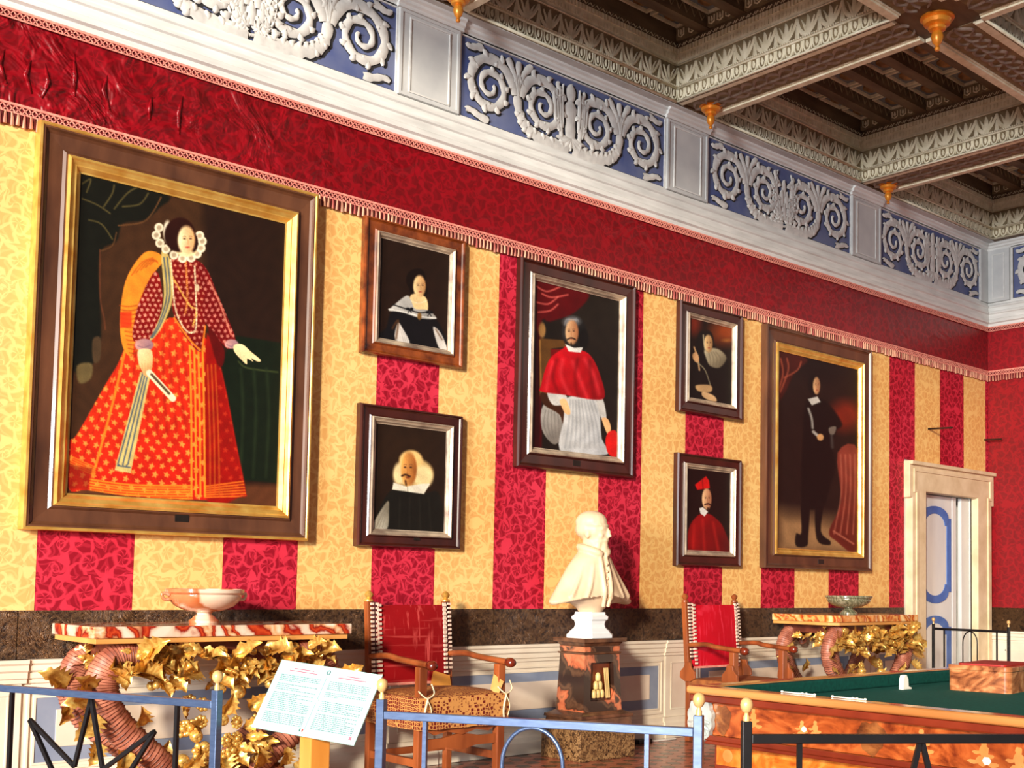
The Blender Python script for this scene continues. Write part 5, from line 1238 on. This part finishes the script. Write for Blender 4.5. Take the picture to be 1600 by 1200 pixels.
for (u0, u1, v) in ((.16,.36,.09),(.12,.40,.125),(.68,.82,.09),(.61,.88,.125)):
    q = slab(u0, u1, v, v+.014, 0, .0006); mb.add(q.v, q.f)
obj('printed_heading', mb, M['panel_pink'], t)
mb = MB(); ring_ = [pl(.50+.014*math.cos(a), .085+.03*math.sin(a), .001) for a in [k*2*PI/12 for k in range(12)]]
mb.tube(ring_, .0018, 5, closed=True); obj('printed_emblem', mb, M['panel_text'], t)
mflag = [M['felt'], M['white_thing'], M['casket_red']]
for k in range(3): obj('flag_stripe', slab(.455+.012*k, .467+.012*k, .905, .945, 0, .0008), mflag[k], t)
obj('corner_mark', slab(.93,.955,.90,.94,0,.0008), M['panel_pink'], t)
obj('bolt', MB().tube([pl(.5,.5,-.004), pl(.5,.5,.003)], .006, 12), M['white_thing'], t)
ctr = pl(.5,.62,-.02)
obj('post', MB().box(ctr.x-.036, ctr.x+.036, ctr.y-.036, ctr.y+.036, 0, .80), M['oak'], t, bevel=.004)

# ---- barriers
def barrier(label, A, B, mat, rail_z, style, ball=True, thick=.026, group='low metal barriers', clear_first=False):
    A, B = Vector((A[0], A[1], 0)), Vector((B[0], B[1], 0)); L = (B-A).length; u = (B-A)/L; nrm = Vector((-u.y, u.x, 0))
    t = thing('barrier', label, 'barrier', (A+B)/2, group)
    def P(s, z): return A + u*s + Vector((0,0,z))
    def barM(mb, s0, z0, s1, z1, w_, dpt):
        a, b_ = P(s0, z0), P(s1, z1); d = (b_-a).normalized(); sd = d.cross(nrm).normalized()
        vs_ = [q + sd*(i*w_/2) + nrm*(j*dpt/2) for q in (a, b_) for (i, j) in ((-1,-1),(1,-1),(1,1),(-1,1))]
        return mb.add(vs_, [(0,3,2,1),(4,5,6,7),(0,1,5,4),(1,2,6,5),(2,3,7,6),(3,0,4,7)])
    for s in (0, L):
        po = obj('post', barM(MB(), s, 0, s, rail_z+.035, thick, thick), mat, t, bevel=.002)
        obj('foot_plate', barM(MB(), s-.06, .004, s+.06, .004, .008, .12), mat, po)
        c_ = P(s, rail_z+.035)
        obj('ball_finial', MB().lathe([(.009,0),(.009,.012),(.0055,.018),(.006,.022),(.012,.026),(.0165,.036),(.0175,.044),(.0155,.054),(.009,.061),(.002,.0635)], c_, 16), M['brass'], po, smooth=True)
    obj('top_rail', barM(MB(), thick/2, rail_z-.012, L-thick/2, rail_z-.012, .024, .024), mat, t, bevel=.002)
    obj('bottom_rail', barM(MB(), thick/2, .14, L-thick/2, .14, .016, .016), mat, t)
    mat2 = M['iron'] if style == 'zig' else mat
    for s in (.15*L, .85*L): obj('upright', barM(MB(), s, .148, s, rail_z-.024, .013, .013), mat2, t)
    def curve(pts, name):
        obj(name, MB().tube([P(*p) for p in pts], .0065, 6), mat, t, smooth='all')
    if style == 'zig':
        for (a, b_) in (((.50*L,rail_z-.024),(.44*L,.645)), ((.50*L,rail_z-.024),(.56*L,.645)), ((.44*L,.645),(.235*L,.79)), ((.56*L,.645),(.765*L,.79)), ((.235*L,.79),(.36*L,.60)), ((.765*L,.79),(.64*L,.60)), ((.36*L,.60),(.5*L,.148)), ((.64*L,.60),(.5*L,.148))):
            obj('zigzag_bar', barM(MB(), a[0], a[1], b_[0], b_[1], .014, .012), mat2, t)
    elif style == 'arch':
        r = .095*L/.99; c_ = .5*L
        curve([(c_-r, .60)] + [(c_-r*math.cos(PI*k/14), rail_z-.025-.11+.11*math.sin(PI*k/14)) for k in range(15)] + [(c_+r, .60)], 'arch_bar')
        for s in (-1, 1): curve([(c_+s*(r+.0)+.085*math.cos(PI*k/12), .52+.085*math.sin(PI*k/12)) for k in range(13)], 'arch_bar')
    elif style == 'legs':
        for q in (-1, 1): obj('splayed_bar', barM(MB(), .5*L+q*.004, rail_z-.024, .5*L+q*.075, .60, .014, .012), mat, t); obj('splayed_bar', barM(MB(), .5*L+q*.075, .60, .5*L, .148, .014, .012), mat, t)
    return t
barrier('metal barrier with zigzag bars and sky reflection painted into its grey in front of the gilt console', (1.363,-2.30), (1.76,-3.36), M['steel'], .905, 'zig')
barrier('metal barrier with arched bar and sky reflection painted into its blue-grey in front of the pedestal', (2.03,-3.90), (2.50,-4.77), M['steel'], .905, 'arch')
barrier('black metal barrier in front of the billiard table', (2.50,-4.94), (3.29,-5.52), M['iron'], .905, 'legs')
barrier('small far black barrier standing before the blue and white door', (10.5,-.80), (10.44,-1.62), M['iron'], .93, 'arch', thick=.024)

# ---- billiard table
t = thing('billiard_table', 'inlaid walnut billiard table with green felt top', 'table', (5.0, -5.0, 0))
bx0, bx1, by0, by1, bz = 3.57, 6.45, -6.1, -3.755, .90
def rrect(x0, x1, y0, y1): return [(x0,y0),(x1,y0),(x1,y1),(x0,y1)]
for nm, (a, b_, c_, d_) in (('near', (bx0, bx0+.085, by0, by1)), ('far', (bx1-.085, bx1, by0, by1)), ('side', (bx0+.085, bx1-.085, by1-.085, by1)), ('side', (bx0+.085, bx1-.085, by0, by0+.085))):
    obj('rim', MB().box(a, b_, c_, d_, bz-.032, bz), M['rim_wood'], t, bevel=.012, seg=3)
    e = .02
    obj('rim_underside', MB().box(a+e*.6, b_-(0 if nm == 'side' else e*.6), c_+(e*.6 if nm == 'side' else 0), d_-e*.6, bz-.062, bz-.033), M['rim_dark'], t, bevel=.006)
obj('playing_surface', MB().box(bx0+.085, bx1-.085, by0+.085, by1-.085, bz-.10, bz-.060), M['felt'], t)
for (a, b_, c_, d_) in ((bx0+.0855, bx0+.125, by0+.0855, by1-.0855), (bx1-.125, bx1-.0855, by0+.0855, by1-.0855), (bx0+.126, bx1-.126, by1-.125, by1-.0855), (bx0+.126, bx1-.126, by0+.0855, by0+.125)):
    obj('cushion', MB().box(a, b_, c_, d_, bz-.0595, bz-.004), M['felt_dark'], t, bevel=.008)
sx = bx0+.045
obj('body', MB().box(sx, bx1-.045, by0+.045, by1-.045, .71, bz-.063), M['veneer'], t)
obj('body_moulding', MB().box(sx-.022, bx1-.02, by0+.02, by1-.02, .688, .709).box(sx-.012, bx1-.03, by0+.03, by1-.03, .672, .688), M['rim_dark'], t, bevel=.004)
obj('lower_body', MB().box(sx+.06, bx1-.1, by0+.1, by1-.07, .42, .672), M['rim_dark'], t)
obj('lower_panel', MB().box(sx+.052, sx+.0595, by0+.2, by1-.085, .585, .665), M['veneer_light'], t)
def disc_x(x, y, z, ry, rz, th, n_=18, fn=None):
    P_ = [(y+ry*(fn(k*2*PI/n_) if fn else 1)*math.cos(k*2*PI/n_), z+rz*(fn(k*2*PI/n_) if fn else 1)*math.sin(k*2*PI/n_)) for k in range(n_)]
    return MB().prism(P_, 'x', x-th, x)
obj('round_inlay', disc_x(sx+.0515, -3.90, .625, .026, .026, .0015), M['inlay'], t)
wob = lambda a: 1+.10*math.sin(3*a)+.08*math.sin(7*a+1)
for (y, ry) in ((-3.915, .055), (-4.60, .075), (-5.35, .075)):
    obj('burl_inlay', disc_x(sx-.0005, y, .775, ry*.75, .058, .0012, 22, wob), M['veneer_dark'], t)
rnd = random.Random(9)
def figure_inlay(y, z, s):
    mb = MB()
    for (a, b_, ry, rz) in ((0,.030,.009,.011),(0,.008,.014,.018),(.004,-.018,.020,.014),(-.018,-.004,.012,.006),(.022,.004,.013,.005),(.030,-.022,.020,.006),(-.026,-.026,.018,.007)):
        q = disc_x(sx-.0005, y+a*s, z+b_*s, ry*s, rz*s, .0012+rnd.uniform(0,.0004), 12, wob); mb.add(q.v, q.f)
    obj('figure_inlay', mb, M['inlay'], t, label='light wood inlaid figure')
for (y, z, s) in ((-4.07,.79,1.0),(-4.30,.77,.9),(-4.36,.775,.9),(-4.80,.78,1.1),(-5.03,.765,1.2),(-5.15,.75,1.3),(-5.5,.77,1.2)): figure_inlay(y, z, s)
obj('ivory_inlay', disc_x(sx-.0005, -4.31, .775, .011, .010, .0025), M['ivory'], t); obj('ivory_inlay', disc_x(sx-.0005, -5.04, .745, .016, .014, .0025, 6), M['ivory'], t)
# corner shell
fn = lambda a: 1+.10*abs(math.sin(6*a))
mb = disc_x(sx-.004, by1-.06, .768, .060, .085, .022, 48, fn)
for k in range(9):
    a = PI*.5+PI*(k+.5)/9*1.0 - PI*.0; mb.tube([(sx-.028, by1-.06, .77), (sx-.034, by1-.06+.03*math.cos(a*1.0+PI*.5), .77+.045*math.sin(a+PI*.5)), (sx-.028, by1-.06+.056*math.cos(a+PI*.5), .77+.08*math.sin(a+PI*.5))], [.004,.009,.005], 6)
obj('corner_shell', mb, M['shell'], t, smooth=True, label='silvered shell at the corner')
for (x, y) in ((bx0+.22, by1-.25), (bx1-.25, by1-.25), (bx0+.22, by0+.25), (bx1-.25, by0+.25)):
    obj('leg', MB().lathe([(.06,0),(.07,.03),(.05,.06),(.055,.2),(.075,.32),(.085,.40),(.085,.42)], (x, y, 0), 16), M['rim_dark'], t, smooth=True)
mb = MB()
for k in range(8): mb.tube([(sx+.056, -3.90-.022*k, .575), (sx+.050, -3.905-.022*k, .555)], .006, 5)
obj('carved_silver_fringe', mb, M['shell'], t)
for (y0, y1) in ((-4.19,-4.34), (-4.42,-4.56)):  # pale beaded strips imitate the white glints along the rim
    mb = MB(); n_ = 9
    mb.tube([(bx0+.066, y0, bz+.0035), (bx0+.066, y1, bz+.0035)], .0028, 8)
    for k in (0,5,6,8): mb.sph((bx0+.066, y0+(y1-y0)*k/(n_-1), bz+.0045), .0048, (1,1.4,.9), 8, 5)
    single('rim_glint', mb, M['ivory'], 'slim beaded strip standing for a white glint on the billiard rim, ' + ('nearer the table corner' if y0 > -4.3 else 'farther from the corner'), 'rod', 'white glints on the rim', smooth='all')
# casket on the felt
t = thing('wooden_casket', 'polished walnut casket with red lid lining on the green felt', 'box', (5.19, -4.24, bz-.06))
a = math.radians(8); ca, sa = math.cos(a), math.sin(a)
def cpt(x, y): return (5.19+x*ca-y*sa, -4.24+x*sa+y*ca)
def rounded(hx, hy, r, n_=5):
    o = []
    for (cx_, cy_, a0) in ((hx-r, hy-r, 0), (-hx+r, hy-r, PI/2), (-hx+r, -hy+r, PI), (hx-r, -hy+r, 1.5*PI)):
        for k in range(n_+1): o.append(cpt(cx_+r*math.cos(a0+k*PI/2/n_), cy_+r*math.sin(a0+k*PI/2/n_)))
    return o
cz = bz-.0595
obj('casket_body', MB().prism(rounded(.21,.145,.03), 'z', cz, cz+.095), M['casket'], t, smooth=True)
obj('casket_lid', MB().prism(rounded(.214,.149,.032), 'z', cz+.0955, cz+.118), M['casket'], t, smooth=True, bevel=.003)
obj('lid_inset', MB().prism(rounded(.175,.112,.02), 'z', cz+.1185, cz+.124), M['casket_red'], t)
# white skittle standing at the cushion
px_, py_ = 4.80, -4.00
single('ivory_marker', MB().prism([(px_-.030,cz),(px_+.045,cz),(px_+.045,cz+.008),(px_+.020,cz+.014),(px_+.016,cz+.05),(px_+.002,cz+.068),(px_-.018,cz+.066),(px_-.026,cz+.05)], 'y', py_-.012, py_+.012), M['ivory'], 'small white arched marker standing on felt by the far cushion', 'marker', bevel=.003)

# ---- cable strip at the foot of the wall
t = thing('cable_strip', 'short white cable strip with black plug lying on the floor right of the pedestal', 'cable', (7.25, -.16, 0))
obj('strip', MB().box(7.14, 7.46, -.155, -.125, .0005, .014), M['white_thing'], t, bevel=.003)
obj('plug', MB().box(6.98, 7.138, -.185, -.125, .0005, .035), M['iron'], t, bevel=.005)
